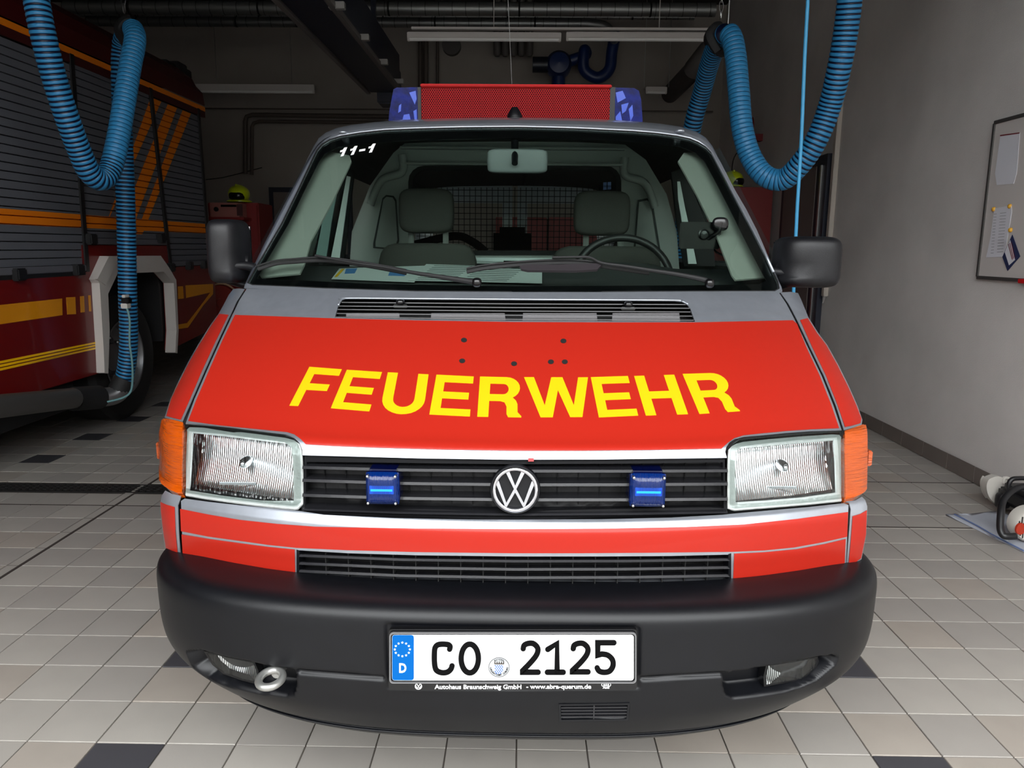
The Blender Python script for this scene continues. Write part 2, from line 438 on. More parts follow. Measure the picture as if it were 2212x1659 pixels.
VAN = empty('fire_van', (0, 3.8, 0), 'red and silver fire service van parked head-on with yellow lettering on hood', 'van')

# hood: silver sheet with the vent opening, red film on top
hood_out = [(533, 623.6), (700, 628), (900, 631), (1106, 632.5), (1300, 632.5), (1500, 631.5), (1682, 631), (1698, 655), (1716, 689), (1745, 750), (1775, 812), (1800, 875), (1818, 929),
            (1750, 931), (1700, 934.5), (1642.6, 940), (1606, 943), (1588, 947.3), (1576, 955), (1569, 966), (1566.6, 976), (1570, 989),
            (1500, 990), (1300, 992.5), (1106, 993), (900, 990), (760, 986), (653, 983.5), (653, 972), (647, 957), (634.7, 945), (616.6, 937.5), (560, 931), (493.6, 922.5), (401, 915),
            (420, 862), (446.6, 801), (475, 738), (504, 676), (517, 649)]
vent_out = [(723, 686), (727, 672), (732, 655), (738, 647.5), (748, 645), (900, 646.5), (1120, 648), (1300, 649), (1455, 650), (1472, 651.5), (1484, 657), (1491, 666), (1501.5, 695), (1300, 693.5), (1106, 692.5), (900, 689.5)]
hood = patch('hood', [hood_out, vent_out], skin, SILVER, VAN, step=9, thick=.002, label='silver hood with red film and yellow lettering')
hood_red = [(508, 681), (721.5, 688.5), (900, 693), (1106, 696.5), (1300, 697.3), (1501, 697.3), (1712, 692.5), (1721, 700), (1741, 750), (1770, 812), (1795, 875), (1812, 925.5),
            (1750, 928), (1700, 931.5), (1642, 937), (1606, 941), (1586, 947), (1572, 957), (1558, 969.5), (1400, 972.5), (1250, 974), (1106, 974), (950, 971.5), (800, 967), (718, 963.6), (661, 960), (650, 949), (636, 939), (620, 934), (560, 928), (475, 919.5), (407, 910), (424, 866), (452, 801), (480, 738)]
patch('hood_film', [hood_red], skin, RED, hood, step=11, thick=.0006, off=.0015, label='red reflective film')
# lettering
glyph = {
 'F': [[(0, 0), (.25, 0), (.25, .42), (.85, .42), (.85, .59), (.25, .59), (.25, .83), (1, .83), (1, 1), (0, 1)]],
 'E': [[(0, 0), (1, 0), (1, .175), (.25, .175), (.25, .42), (.92, .42), (.92, .59), (.25, .59), (.25, .825), (1, .825), (1, 1), (0, 1)]],
 'H': [[(0, 0), (.25, 0), (.25, .42), (.74, .42), (.74, 0), (1, 0), (1, 1), (.74, 1), (.74, .60), (.25, .60), (.25, 1), (0, 1)]],
 'W': [[(0, 1), (.155, 1), (.29, .30), (.425, 1), (.60, 1), (.725, .30), (.845, 1), (1, 1), (.83, 0), (.65, 0), (.51, .68), (.395, 0), (.215, 0)]],
}
def arc(cx, cy, rx, ry, a0, a1, n=10): return [(cx+rx*math.cos(math.radians(a0+(a1-a0)*i/n)), cy+ry*math.sin(math.radians(a0+(a1-a0)*i/n))) for i in range(n+1)]
glyph['U'] = [[(0, 1)]+arc(.5, .36, .5, .38, 180, 360, 14)+[(1, 1), (.75, 1)]+arc(.5, .37, .25, .21, 360, 180, 12)+[(.25, 1)]]
glyph['R'] = [[(0, 0), (0, 1)]+arc(.62, .73, .32, .27, 90, -60, 10)+[(.86, .42), (.90, .33), (.91, .13), (1.0, .03), (1.0, 0), (.70, 0), (.66, .08), (.65, .27), (.60, .37), (.50, .40), (.25, .40), (.25, 0)],
              [(.25, .57)]+arc(.56, .70, .12, .13, -90, 90, 8)+[(.25, .83)]]
quads = [('F', (669, 793.6), (739, 799), (625.6, 877.5), (702, 881)), ('E', (749.7, 800), (825.6, 805), (715, 883), (798, 890)), ('U', (838, 805.5), (926, 810), (820, 892.5), (914, 896)),
         ('E', (943, 810.6), (1023.5, 814.6), (927.6, 896.7), (1015, 901)), ('R', (1037, 814.6), (1130, 817), (1031, 901.4), (1126, 903)), ('W', (1132, 816), (1270, 816.4), (1136, 903), (1283, 902)),
         ('E', (1276, 816), (1356, 813.5), (1293.5, 903), (1378.5, 899)), ('H', (1369.5, 813.5), (1456, 810.6), (1394.8, 899), (1486, 896)), ('R', (1474, 809), (1570, 806), (1510.5, 895.6), (1598, 889.5))]
for ch, TL, TR, BL, BR in quads:
    loops = [[((BL[0]*(1-a)+BR[0]*a)*(1-b)+(TL[0]*(1-a)+TR[0]*a)*b, (BL[1]*(1-a)+BR[1]*a)*(1-b)+(TL[1]*(1-a)+TR[1]*a)*b) for a, b in L] for L in glyph[ch]]
    patch('letter', loops, skin, YEL, hood, step=9, thick=.0006, off=.0022)
for (u, v) in ((1002.5, 736), (1217, 738), (998.5, 781), (1110.5, 787), (1190, 783), (1220, 783)):
    patch('rubber_plug', [[(u+6.5*math.cos(t*PI/8), v+4.8*math.sin(t*PI/8)) for t in range(16)]], skin, DARK, hood, step=4, thick=.001, off=.0027)
# cowl vent
def sback(dy, dz=0):
    def f(u, v):
        P, N = skin(u, v); return P+Vector((0, dy, dz)), N
    return f
MB().tube([skin(u, v)[0]+skin(u, v)[1]*.001 for u, v in spl([(731, 660), (737, 649), (748, 645), (900, 646), (1120, 647.5), (1300, 648.5), (1455, 649.5), (1474, 652), (1486, 658)], 4)], .0032, 8).build('vent_lip', SILVER, hood, smooth='all')
cv = patch('cowl_vent', [[(715, 697), (725, 640), (760, 636), (1106, 638), (1470, 640), (1500, 650), (1512, 705), (1106, 704)]], sback(.03, -.055), DARK, VAN, step=30, thick=.002, label='black louvred air intake in the hood')
GREYP = mat('grey_filter', srgb(118, 116, 118), .6)
for (a, b_) in ((745, 860), (930, 1090), (1130, 1290), (1325, 1470)):
    patch('backing_plate', [[(a, 668), (b_, 668), (b_+3, 692), (a-2, 692)]], sback(.016, -.012), GREYP, cv, step=25, thick=.002)
def lerpx(L, x): return float(np.interp(x, [p[0] for p in L], [p[1] for p in L]))
def blade(name, us, yfun, h, depth, m, parent, drop=.3, front=-.004, surf=None, lean=.004):
    """louvre blade: follows the body bow, front edge h px high"""
    b = MB(); sec = []
    for u in us:
        v = yfun(u); P, N = (surf or skin)(u, v); P2, _ = (surf or skin)(u, v+h)
        P = P+Vector((0, front, 0)); P2 = Vector((P.x, P.y-lean, min(P2.z, P.z-.002)))
        sec.append([P, P2, P2+Vector((0, depth, -depth*drop*.0-.0)), P+Vector((0, depth, depth*drop))])
    vs = [p for s_ in sec for p in s_]; fs = []
    for i in range(len(sec)-1):
        for j_ in range(4): fs.append((i*4+j_, i*4+(j_+1) % 4, (i+1)*4+(j_+1) % 4, (i+1)*4+j_))
    fs += [(0, 1, 2, 3), tuple((len(sec)-1)*4+k for k in (3, 2, 1, 0))]
    b.add(vs, fs); return b.build(name, m, parent)
SLAT = mat('slat_plastic', srgb(30, 30, 33), .26, bump=.03, bscale=500)
for (yl, yc_, yr, a, b_) in ((652, 655.5, 657, 734, 1486), (660, 663.5, 665, 731, 1490), (667.5, 671, 673, 729, 1492), (676, 680, 682, 727, 1496), (684, 689, 691, 724, 1499)):
    blade('slat', np.linspace(a, b_, 25), lambda u: lerpx([(720, yl), (1106, yc_), (1500, yr)], u), 2.2, .006, SLAT, cv, drop=-.3, front=.001, lean=.0005)
for u, v in ((865, 656), (1357, 661)):
    P, N = skin(u, v); b = MB(); b.sq(P+Vector((0, .0, .004)), .012, .014, .008, .6, .7, 8); b.box(P.x-.02, P.x+.02, P.y-.004, P.y+.004, P.z-.012, P.z-.002, .002)
    b.build('washer_nozzle', BLKG, VAN, smooth=True)

# fenders, corner panels, silver parts
fen_l = [(504, 624), (516, 623), (528, 624.5), (511, 650), (499, 676.5), (470, 738), (441.6, 801), (415, 862), (394, 911), (375, 907), (355.5, 901.5), (368, 862), (386, 822), (407, 780), (429, 742), (455, 701), (472.6, 677), (482, 660), (494, 637)]
fen_r = [(1686, 631.5), (1708, 630.5), (1724, 633), (1731, 648), (1746, 685), (1768, 720), (1787, 745), (1812, 790), (1835, 837), (1852, 876), (1863, 907), (1861, 919), (1842, 924), (1823, 929), (1806, 876), (1780, 812), (1750, 750), (1721, 689), (1703, 655)]
red_l = [(474.5, 678.5), (494, 680.5), (466, 738), (437, 801), (411, 862), (391, 907.5), (375, 903.5), (360, 899), (371, 862), (389, 824), (410, 782), (432, 744), (457, 704)]
red_r = [(1728, 692), (1744, 688), (1764, 720), (1784, 746), (1809, 791), (1832, 838), (1849, 876), (1860, 905), (1858, 915), (1840, 920), (1825, 923), (1809, 876), (1784, 812), (1754, 750)]
for o_, r_, s_ in ((fen_l, red_l, 'left'), (fen_r, red_r, 'right')):
    f = patch('fender', [o_], skin, SILVER, VAN, step=7, thick=.002)
    patch('fender_film', [r_], skin, RED, f, step=7, thick=.0006, off=.0015, label='red film')
cor_l = [(357, 1059.5), (372, 1067), (390, 1071), (389, 1078), (384, 1092), (386, 1150), (391, 1217), (374, 1208), (358, 1192.5), (351, 1150), (347, 1105), (346, 1085), (349, 1071)]
corred_l = [(347.5, 1084), (360, 1090), (378, 1095), (380, 1150), (386, 1211), (374, 1203), (361, 1191.5), (354, 1150), (349, 1105)]
cor_r = [(1862, 1073), (1869, 1080), (1873.5, 1094), (1872.5, 1120), (1871, 1154), (1861, 1208), (1846, 1219), (1828, 1227), (1832, 1180), (1836, 1130), (1838, 1100), (1834, 1085), (1828, 1083), (1848, 1081)]
corred_r = [(1871.5, 1102), (1869.5, 1154), (1859, 1205), (1846, 1215), (1832, 1222), (1836, 1180), (1840, 1130), (1841, 1115), (1858, 1110)]
for o_, r_ in ((cor_l, corred_l), (cor_r, corred_r)):
    f = patch('corner_panel', [o_], skin, SILVER, VAN, step=7, thick=.002)
    patch('corner_film', [r_], skin, RED, f, step=7, thick=.0006, off=.0015, label='red film')
# front apron
ap_top = [(391, 1082), (399, 1077), (450, 1084), (520, 1091.5), (600, 1099), (650, 1104), (700, 1112), (850, 1119), (1000, 1122), (1112, 1122.5), (1300, 1121.5), (1450, 1118), (1560, 1112), (1600, 1108), (1680, 1101), (1750, 1095), (1822, 1087), (1833, 1091)]
ap_bot = [(1827, 1229), (1700, 1247), (1581, 1263), (1577, 1263), (1577, 1198), (1450, 1201), (1300, 1202), (1112, 1202), (900, 1199.5), (750, 1195), (643, 1188.5), (641.5, 1256), (560, 1247), (470, 1233), (396, 1221)]
apron = patch('front_apron', [ap_top+ap_bot], skin, SILVER, VAN, step=7, sy=2.5, thick=.002)
rb1 = [(390, 1099), (450, 1111), (519, 1122.8), (600, 1131.5), (681.7, 1137.5), (900, 1141.5), (1106, 1143), (1300, 1142), (1480, 1138.5), (1606, 1133), (1720, 1121), (1831, 1106), (1829, 1159), (1776, 1171), (1715, 1182), (1650, 1188.5), (1581, 1191.5), (1400, 1193.5), (1250, 1194.5), (1106, 1194.5), (900, 1192), (750, 1188), (642, 1183), (580, 1176.5), (519, 1168), (450, 1158.5), (392, 1147)]
patch('apron_film', [rb1], skin, RED, apron, step=7, sy=3, thick=.0006, off=.0015, label='upper red film band')
patch('apron_film', [[(393, 1154), (450, 1163.5), (519, 1173), (580, 1181), (637, 1186.5), (638.5, 1252), (560, 1243.5), (470, 1230.5), (397, 1217.5)]], skin, RED, apron, step=9, thick=.0006, off=.0015)
patch('apron_film', [[(1585.6, 1195.5), (1650, 1192.5), (1720, 1186), (1780, 1175), (1826, 1164), (1823, 1228), (1700, 1244.5), (1583, 1260)]], skin, RED, apron, step=9, thick=.0006, off=.0015)
# dark structure behind all gaps
patch('inner_structure', [[(350, 930), (380, 850), (440, 750), (505, 632), (525, 630), (1106, 640), (1695, 638), (1720, 645), (1800, 790), (1860, 930), (1866, 1050), (1866, 1200), (1700, 1260), (1106, 1300), (500, 1260), (362, 1190), (355, 1050)],
                          vent_out, [(402, 920), (648, 962), (648, 1100), (402, 1072)], [(1576, 975), (1600, 952), (1818, 935), (1818, 1080), (1576, 1105)]], lambda u, v: ((skin(u, v)[0]+Vector((0, .012 if v < 980 else .06, 0))), skin(u, v)[1]), DARK, VAN, step=30, thick=.002, flatn=True)

# upper grille
GR = empty('grille', (0, 1.66, .8)); GR.parent = VAN; GR.location = Vector((0, 1.66, .78))-wloc(VAN)
gr_out = [(653, 984), (1112, 993.5), (1570, 990), (1574, 1104), (1112, 1116), (648, 1100)]
patch('back_panel', [gr_out], sback(.045), mat('grille_back', srgb(9, 9, 12), .6, bump=.2, bscale=60), GR, step=30, thick=.002)
patch('frame', [gr_out, [(658, 1000), (1112, 1004), (1566, 1000), (1568, 1097), (1112, 1106), (655, 1093)]], skino(-.010), mat('grille_black', srgb(10, 10, 13), .7, spec=.2), GR, step=14, thick=.012)
for (yl, yc_, yr) in ((1006, 1014, 1013.5), (1034, 1043.6, 1042), (1066, 1076, 1074.6), (1098, 1109, 1104)):
    blade('slat', np.linspace(654, 1571, 31), lambda u: lerpx([(650, yl), (880, (yl+yc_)/2+2), (1112, yc_), (1350, (yr+yc_)/2+.6), (1572, yr)], u), 5.0, .05, SLAT, GR, drop=.0, front=-.002)
b = MB()
for u in np.arange(690, 1560, 47):
    P, N = skin(u, 1000); P2, _ = skin(u, 1104); b.box(P.x-.0012, P.x+.0012, P.y+.038, P.y+.045, P2.z, P.z)
b.build('grille_ribs', DARK, GR, kind='stuff')
patch('red_tab', [[(1141, 990), (1153, 990), (1153, 997), (1141, 997)]], skino(.002), mat('red_plastic', srgb(170, 20, 25), .5), GR, step=6)
# badge
EM = empty('badge', (0, 0, 0)); EM.parent = VAN; Pc, _ = skin(1113, 1053); EM.location = Pc-wloc(VAN)
cen = Pc+Vector((0, -.012, 0)); dd = (RT @ (cen-EYE)).z*-1; R54 = 54.5/FPX*dd
tilt = Matrix.Rotation(math.radians(-4), 3, 'X')
b = MB(); b.lathe([(0, .014), (R54*.93, .014), (R54*1.0, .006), (R54*1.0, 0), (R54*.97, -.005), (R54*.90, -.004), (R54*.89, .003), (0, .004)], 'y', cen, 48, tilt.to_4x4()); b.build('badge_base', BLK, EM, smooth=True)
b = MB(); rr = R54*.86
b.tube([cen+tilt@Vector((rr*math.cos(t*PI/30)*.97, -.006, rr*math.sin(t*PI/30)*.97)) for t in range(60)], .0048, 8, True); b.build('chrome_ring', CHROME, EM, smooth='all')
def thickstroke(pts, w_, d0, d1):
    q = MB(); v, f = ribbon(pts, w_, cap=1); n = len(v)
    top = [cen+tilt@Vector((x*rr, d1, z*rr)) for x, z in v]; bot = [cen+tilt@Vector((x*rr, d0, z*rr)) for x, z in v]
    fs = list(f)+[tuple(i+n for i in g[::-1]) for g in f]
    for e in boundary(f): fs.append((e[1], e[0], e[0]+n, e[1]+n))
    q.add(top+bot, fs); return q
q = thickstroke([(-.36, .86), (0, .07), (.36, .86)], .17, .002, -.009); q.build('badge_letter', CHROME, EM)
q = thickstroke([(-.83, .38), (-.41, -.74), (0, .02), (.41, -.74), (.83, .38)], .17, .002, -.0085); q.build('badge_letter', CHROME, EM)
# blue grille flashers
BLUE = mat('blue_lens', srgb(0, 30, 90), .14, 0, .3, bump=.5, bscale=120, stretch=(4, .3, .3)); BLUED = mat('blue_housing', srgb(3, 8, 48), .2, 0, .5)
for (u0, v0, u1, v1) in ((787, 1023, 861, 1094), (1363.5, 1026, 1438.5, 1099.5)):
    Pa, _ = skin(u0, v0); Pb, _ = skin(u1, v1); Y = min(Pa.y, Pb.y)-.03; a = atY(u0, v0, Y); c_ = atY(u1, v1, Y)
    fl = empty('grille_flasher', (0, 0, 0)); fl.parent = VAN; fl.location = Vector(((a.x+c_.x)/2, Y+.03, c_.z))-wloc(VAN)
    MB().box(a.x-.001, c_.x+.001, Y+.012, Y+.075, c_.z, a.z+.004, .008).build('housing', BLUED, fl, smooth=True)
    b = MB(); x0, x1, z0, z1 = a.x, c_.x, c_.z, a.z; N = 14; vs = []; fs = []
    for i in range(N+1):
        for j_ in range(57):
            s1 = i/N*2-1; s2 = j_/56*2-1
            x = (x0+x1)/2+(x1-x0)/2*s2*(1-.03*abs(s1)**6); z = (z0+z1)/2+(z1-z0)/2*s1*(1-.03*abs(s2)**6)
            y = Y+.014*max(abs(s1)**5, abs(s2)**6)+(.0011*math.cos(s2*28*PI) if max(abs(s1), abs(s2)) < .85 else 0)
            vs.append(Vector((x, y, z)))
    for i in range(N):
        for j_ in range(56): k = i*57+j_; fs.append((k, k+1, k+58, k+57))
    b.add(vs, fs); b.build('lens', BLUE, fl, smooth='all')
    MB().box(x0+.012, x1-.012, Y-.0012, Y+.002, (z0+z1)/2-.004, (z0+z1)/2+.003, .001).build('flash_tube', mat('tube_blue', srgb(0, 150, 235), .1, 0, 1), fl)
    MB().box(x0+.010, x1-.010, Y-.0004, Y+.002, (z0+z1)/2-.010, (z0+z1)/2+.010, .001).build('tube_glow_plate', mat('tube_mid', srgb(0, 62, 165), .2, 0, .3), fl)
    for sx_ in (0, 1):
        for sz in (0, 1):
            c2 = Vector((x0+.0065 if sx_ == 0 else x1-.0065, Y-.002, z0+.0065 if sz == 0 else z1-.0065))
            MB().lathe([(0, -.001), (.0028, 0), (.0032, .004), (.0032, .015)], 'y', c2, 12).build('screw', STEEL, fl, smooth=True)
    vf = text2d('halogen', .006, 'CENTER', .0001)
# lower grille
LG = empty('lower_grille', (0, 0, 0)); LG.parent = VAN; LG.location = Vector((0, 1.62, .64))-wloc(VAN)
patch('back_panel', [[(642, 1186), (1112, 1199), (1578, 1194), (1578, 1262), (1112, 1275), (642, 1258)]], sback(.05), DARK, LG, step=40, thick=.002)
for (yl, yc_, yr) in ((1198, 1210.5, 1207), (1215, 1228, 1224), (1231.5, 1246, 1241.5)):
    blade('slat', np.linspace(646, 1576, 31), lambda u: lerpx([(646, yl), (870, (yl+yc_)/2+3), (1112, yc_), (1350, (yr+yc_)/2+1.5), (1576, yr)], u), 3.6, .03, SLAT, LG, drop=-.2, front=.002)
blade('bottom_lip', np.linspace(646, 1576, 31), lambda u: lerpx([(646, 1247), (870, 1259), (1112, 1264), (1350, 1263), (1576, 1256)], u), 8, .05, mat('lip_plastic', srgb(86, 88, 92), .4), LG, drop=0, front=.0)
b = MB()
for u in np.arange(700, 1560, 49):
    P, N = skin(u, 1200); P2, _ = skin(u, 1262); b.box(P.x-.001, P.x+.001, P.y+.012, P.y+.05, P2.z, P.z)
b.build('grille_ribs', DARK, LG, kind='stuff')
for s_, pts in ((0, [(641, 1187), (647, 1189), (646, 1256), (641, 1256)]), (1, [(1573, 1197), (1579, 1195), (1579, 1262), (1574, 1262)])):
    patch('end_cap', [pts], skino(.001), BLK, LG, step=8, thick=.03)

# headlights and indicators
LENS = glass('headlight_glass', (.93, .95, .95, 1), .02, 1, bump=.5, bstretch=(1, .2, .12), bscale=160)
def reflm():
    m = bpy.data.materials.new('reflector'); m.use_nodes = True; n = m.node_tree; p = n.nodes['Principled BSDF']
    p.inputs['Metallic'].default_value = 1; p.inputs['Roughness'].default_value = .2; p.inputs['Base Color'].default_value = (.93, .94, .95, 1)
    tc = n.nodes.new('ShaderNodeTexCoord'); mp = n.nodes.new('ShaderNodeMapping'); mp.inputs['Scale'].default_value = (1, .3, .22)
    ns = n.nodes.new('ShaderNodeTexNoise'); ns.inputs['Scale'].default_value = 130; ns.inputs['Detail'].default_value = 1
    wv = n.nodes.new('ShaderNodeTexWave'); wv.inputs['Scale'].default_value = 55; wv.inputs['Distortion'].default_value = .6
    ad = n.nodes.new('ShaderNodeMath'); ad.operation = 'ADD'
    b = n.nodes.new('ShaderNodeBump'); b.inputs['Strength'].default_value = .32; b.inputs['Distance'].default_value = .004
    n.links.new(tc.outputs['Object'], mp.inputs[0]); n.links.new(mp.outputs[0], ns.inputs[0]); n.links.new(tc.outputs['Object'], wv.inputs[0])
    n.links.new(ns.outputs[0], ad.inputs[0]); n.links.new(wv.outputs['Fac'], ad.inputs[1]); n.links.new(ad.outputs[0], b.inputs['Height']); n.links.new(b.outputs[0], p.inputs['Normal'])
    return m
REFL = reflm(); RIMG = mat('headlight_rim', srgb(205, 207, 205), .4, .2, bump=.3, bscale=80)
hl_l = dict(out=[(401, 925), (407, 918.5), (440, 919.5), (490, 925.6), (560, 934), (615, 941.5), (633, 947), (644, 957), (649, 972), (651, 1020), (651.5, 1086), (642, 1094), (634, 1095), (580, 1090), (522.6, 1083.5), (450, 1074), (398, 1065.5), (397.5, 1000)],
            inn=[(412, 934), (480, 940), (560, 950), (615, 957), (627, 965), (630, 1000), (632, 1082), (560, 1078), (480, 1068), (405, 1056), (408, 1000)])
hl_r = dict(out=[(1575.6, 985), (1577, 970), (1583, 960), (1592, 954), (1606.4, 950), (1660, 944.5), (1730, 938.5), (1800, 934), (1815, 935), (1820, 941), (1821, 1000), (1821, 1078), (1750, 1086), (1678.7, 1092), (1590, 1099), (1575, 1097), (1575, 1040)],
            inn=[(1592, 975), (1600, 967), (1640, 962), (1720, 954), (1805, 948), (1809, 1000), (1811, 1066), (1740, 1076), (1660, 1083), (1592, 1087), (1590, 1020)])
BULB = mat('bulb_cap', srgb(205, 208, 212), .12, 1)
for hd, cu, cv_ in ((hl_l, 515, 1010), (hl_r, 1705, 1018)):
    h = empty('headlight', (0, 0, 0)); h.parent = VAN; Pc, _ = skin(cu, cv_); h.location = Pc+Vector((0, .03, -.08))-wloc(VAN)
    xs = [p[0] for p in hd['inn']]; ys = [p[1] for p in hd['inn']]; hw = (max(xs)-min(xs))/2; hh = (max(ys)-min(ys))/2; mx_ = (max(xs)+min(xs))/2; my_ = (max(ys)+min(ys))/2
    def bowl(u, v, mx_=mx_, my_=my_, hw=hw, hh=hh):
        P, N = skin(u, v); r = ((u-mx_)/hw)**2*.3+((v-my_+hh*.9)/hh)**2*.8
        d = .085*max(0, 1-.27*r)+.002; return P+Vector((0, d, 0)), Vector((0, -1, 0))
    o = patch('reflector', [hd['inn']], bowl, REFL, h, step=7, thick=.001, flatn=True)
    patch('rim', [hd['out'], hd['inn']], skino(-.006), RIMG, h, step=7, thick=.004)
    def deep(u, v): P, N = skin(u, v); return P+Vector((0, .006, 0)), N
    b = MB(); c0 = Pc+Vector((0, .05, .0)); b.sq(c0, .013, .03, .013, .9, 1, 10); b.build('bulb', BULB, h, smooth='all')
    MB().box(Pc.x-.06, Pc.x+.03, Pc.y+.028, Pc.y+.03, Pc.z-.052, Pc.z-.045, .001).build('low_beam_shield', BULB, h)
    patch('lens', [hd['out']], skin, LENS, h, step=12, thick=.003, off=.003)
    patch('lens_edge', [hd['out'], [(mx_+(x-mx_)*1.01, my_+(y-my_)*1.02) for x, y in hd['inn']]], skin, glass('lens_edge_glass', (.82, .84, .83, 1), .1, .8) if 'lens_edge_glass' not in MATS else MATS['lens_edge_glass'], h, step=12, thick=.001, off=.0045)
def ambm():
    m = mat('amber_lens', srgb(182, 74, 4), .2, 0, .8, bump=1.0, bscale=42, stretch=(.4, .4, 5)); return m
AMB = ambm()
ind_l = [(353, 909), (357, 906.5), (378, 910.5), (397.5, 916), (397, 990), (395, 1066), (384, 1067), (366, 1059), (352, 1048), (347, 1039.6), (346.5, 990), (348, 935)]
ind_r = [(1822.7, 934), (1840, 928), (1862, 919.5), (1868, 921), (1870, 930), (1870, 990), (1868.6, 1055), (1860, 1068.5), (1844, 1077), (1824, 1082), (1822, 1000)]
for L, nub in ((ind_l, [(341, 954), (350, 951), (350, 989), (342, 986)]), (ind_r, [(1867, 970), (1875, 972), (1876, 1003), (1867, 1006)])):
    i_ = patch('indicator', [L], skin, AMB, VAN, step=6, thick=.02, off=.005, label='amber turn signal lens')
    sgn = -1 if L is ind_l else 1
    b = MB(); q = [skin(u-sgn*3, v)[0] for u, v in nub]; yy = sum(p.y for p in q)/4+.03; P0 = atY(nub[0][0], nub[0][1], yy); P2 = atY(nub[2][0], nub[2][1], yy)
    b.box(min(P0.x, P2.x), max(P0.x, P2.x), yy-.02, yy+.02, P2.z, P0.z, .003); b.build('side_marker', AMB, i_, smooth=True)
# bumper
plan = [(0, 1.500), (.25, 1.503), (.42, 1.516), (.56, 1.540), (.68, 1.577), (.77, 1.626), (.84, 1.69), (.885, 1.765), (.905, 1.85), (.905, 1.96), (.90, 2.10), (.88, 2.2)]
pl = spl(plan, 14); pl = [Vector((-p.x, p.y)) for p in pl[::-1]][:-1]+pl
LV = [(.13, .640), (.10, .641), (.06, .637), (.035, .633), (.016, .625), (.004, .611), (0, .590), (0, .56), (.001, .52), (.003, .48), (.007, .44), (.013, .405), (.021, .375), (.033, .345), (.046, .318), (.055, .308), (.050, .306), (.052, .300), (.064, .288), (.085, .279), (.14, .275)]
lv = spl(LV, 5)
fogL = [(402, 1408), (414, 1405), (435, 1405), (480, 1416), (544.7, 1431), (600, 1441), (636, 1447), (641, 1458), (639, 1490), (634, 1500), (620, 1503), (560, 1497), (485, 1481), (445, 1465), (415, 1440)]
fogR = [(1561.5, 1460), (1566, 1454), (1610, 1447), (1660, 1439), (1720, 1429), (1765, 1419), (1800, 1414), (1811, 1420), (1805, 1436), (1767, 1469), (1730, 1485), (1693, 1495), (1640, 1504), (1582, 1510), (1568, 1503), (1563, 1485)]
platR = [(828, 1352), (836, 1346), (1106, 1350), (1376, 1351), (1386, 1358), (1384, 1490), (1106, 1493), (836, 1490)]
ventB = [(1211, 1524), (1356, 1522), (1353, 1552), (1212, 1554)]
def dist_poly(x, y, L):
    d = 1e9; n = len(L)
    for i in range(n):
        ax, ay = L[i]; bx, by = L[(i+1) % n]; vx, vy = bx-ax, by-ay; t = max(0, min(1, ((x-ax)*vx+(y-ay)*vy)/(vx*vx+vy*vy+1e-9)))
        d = min(d, math.hypot(x-ax-t*vx, y-ay-t*vy))
    return d
npl = []
for i, p in enumerate(pl):
    a = pl[max(0, i-1)]; b_ = pl[min(len(pl)-1, i+1)]; t = (b_-a).normalized(); npl.append(Vector((t.y, -t.x)))
# resample plan finely
def resamp(P, Nn, step):
    out = []; on = []; 
    for i in range(len(P)-1):
        L = (P[i+1]-P[i]).length; n = max(1, round(L/step))
        for k in range(n): t = k/n; out.append(P[i].lerp(P[i+1], t)); on.append(Nn[i].lerp(Nn[i+1], t).normalized())
    out.append(P[-1]); on.append(Nn[-1]); return out, on
pl, npl = resamp(pl, npl, .0045)
lvr = []
for i in range(len(lv)-1):
    n = max(1, round((lv[i+1]-lv[i]).length/.0045))
    for k in range(n): lvr.append(lv[i].lerp(lv[i+1], k/n))
lvr.append(lv[-1])
bv = []; bf = []; NB = len(lvr)
for p, nn in zip(pl, npl):
    k = abs(p.x)/.92
    for (ins, z) in lvr:
        low = max(0, (.5-z)/.22); ii = ins*(1+2.2*low*k**3); zz = z+.035*max(0, (.45-z)/.17)*k**3
        q = p-nn*ii; P = Vector((q.x+XCV(q.y), q.y, zz))
        if p.y < 1.9:
            u, v = proj(P); dep = 0
            for L, D, fall in ((fogL, .05, 9), (fogR, .05, 9), (platR, .006, 4), (ventB, .02, 2.5)):
                if L[0][0]-70 < u < L[0][0]+640 and inside(u, v, [L]): dep = max(dep, D*min(1, dist_poly(u, v, L)/fall))
            if z < .54 and 640 < u < 1570 and not (830 < u < 1385):
                yl_ = lerpx([(640, 1447), (830, 1462), (1386, 1463), (1570, 1452)], u)
                if abs(v-yl_-4) < 7: dep = max(dep, .011*(1-abs(v-yl_-4)/7))
            P = P+Vector((nn.x*-dep, -nn.y*dep, 0))
        bv.append(P)
n = len(pl)
for i in range(n-1):
    for j_ in range(NB-1): a = i*NB+j_; bf.append((a, a+1, a+NB+1, a+NB))
bump_ = mk('bumper', bv, bf, BLK, VAN, smooth=True, label='black plastic front bumper')
def bump_at(u, v, ins=0.0):
    s = 1.6
    for _ in range(12):
        P = atY(u, v, s); a = abs(P.x-XCV(s)); y = float(np.interp(a, [q[0] for q in plan[:9]], [q[1] for q in plan[:9]])); s = y+ins
    P = atY(u, v, s); e = .01; a = abs(P.x-XCV(s)); g = (float(np.interp(a+e, [q[0] for q in plan[:9]], [q[1] for q in plan[:9]]))-y)/e*math.copysign(1, P.x)
    return P, Vector((g, -1, 0)).normalized()
FOGG = glass('fog_glass', (.9, .92, .92, 1), .03, 1, bump=.3, bstretch=(1, .3, .2), bscale=150)
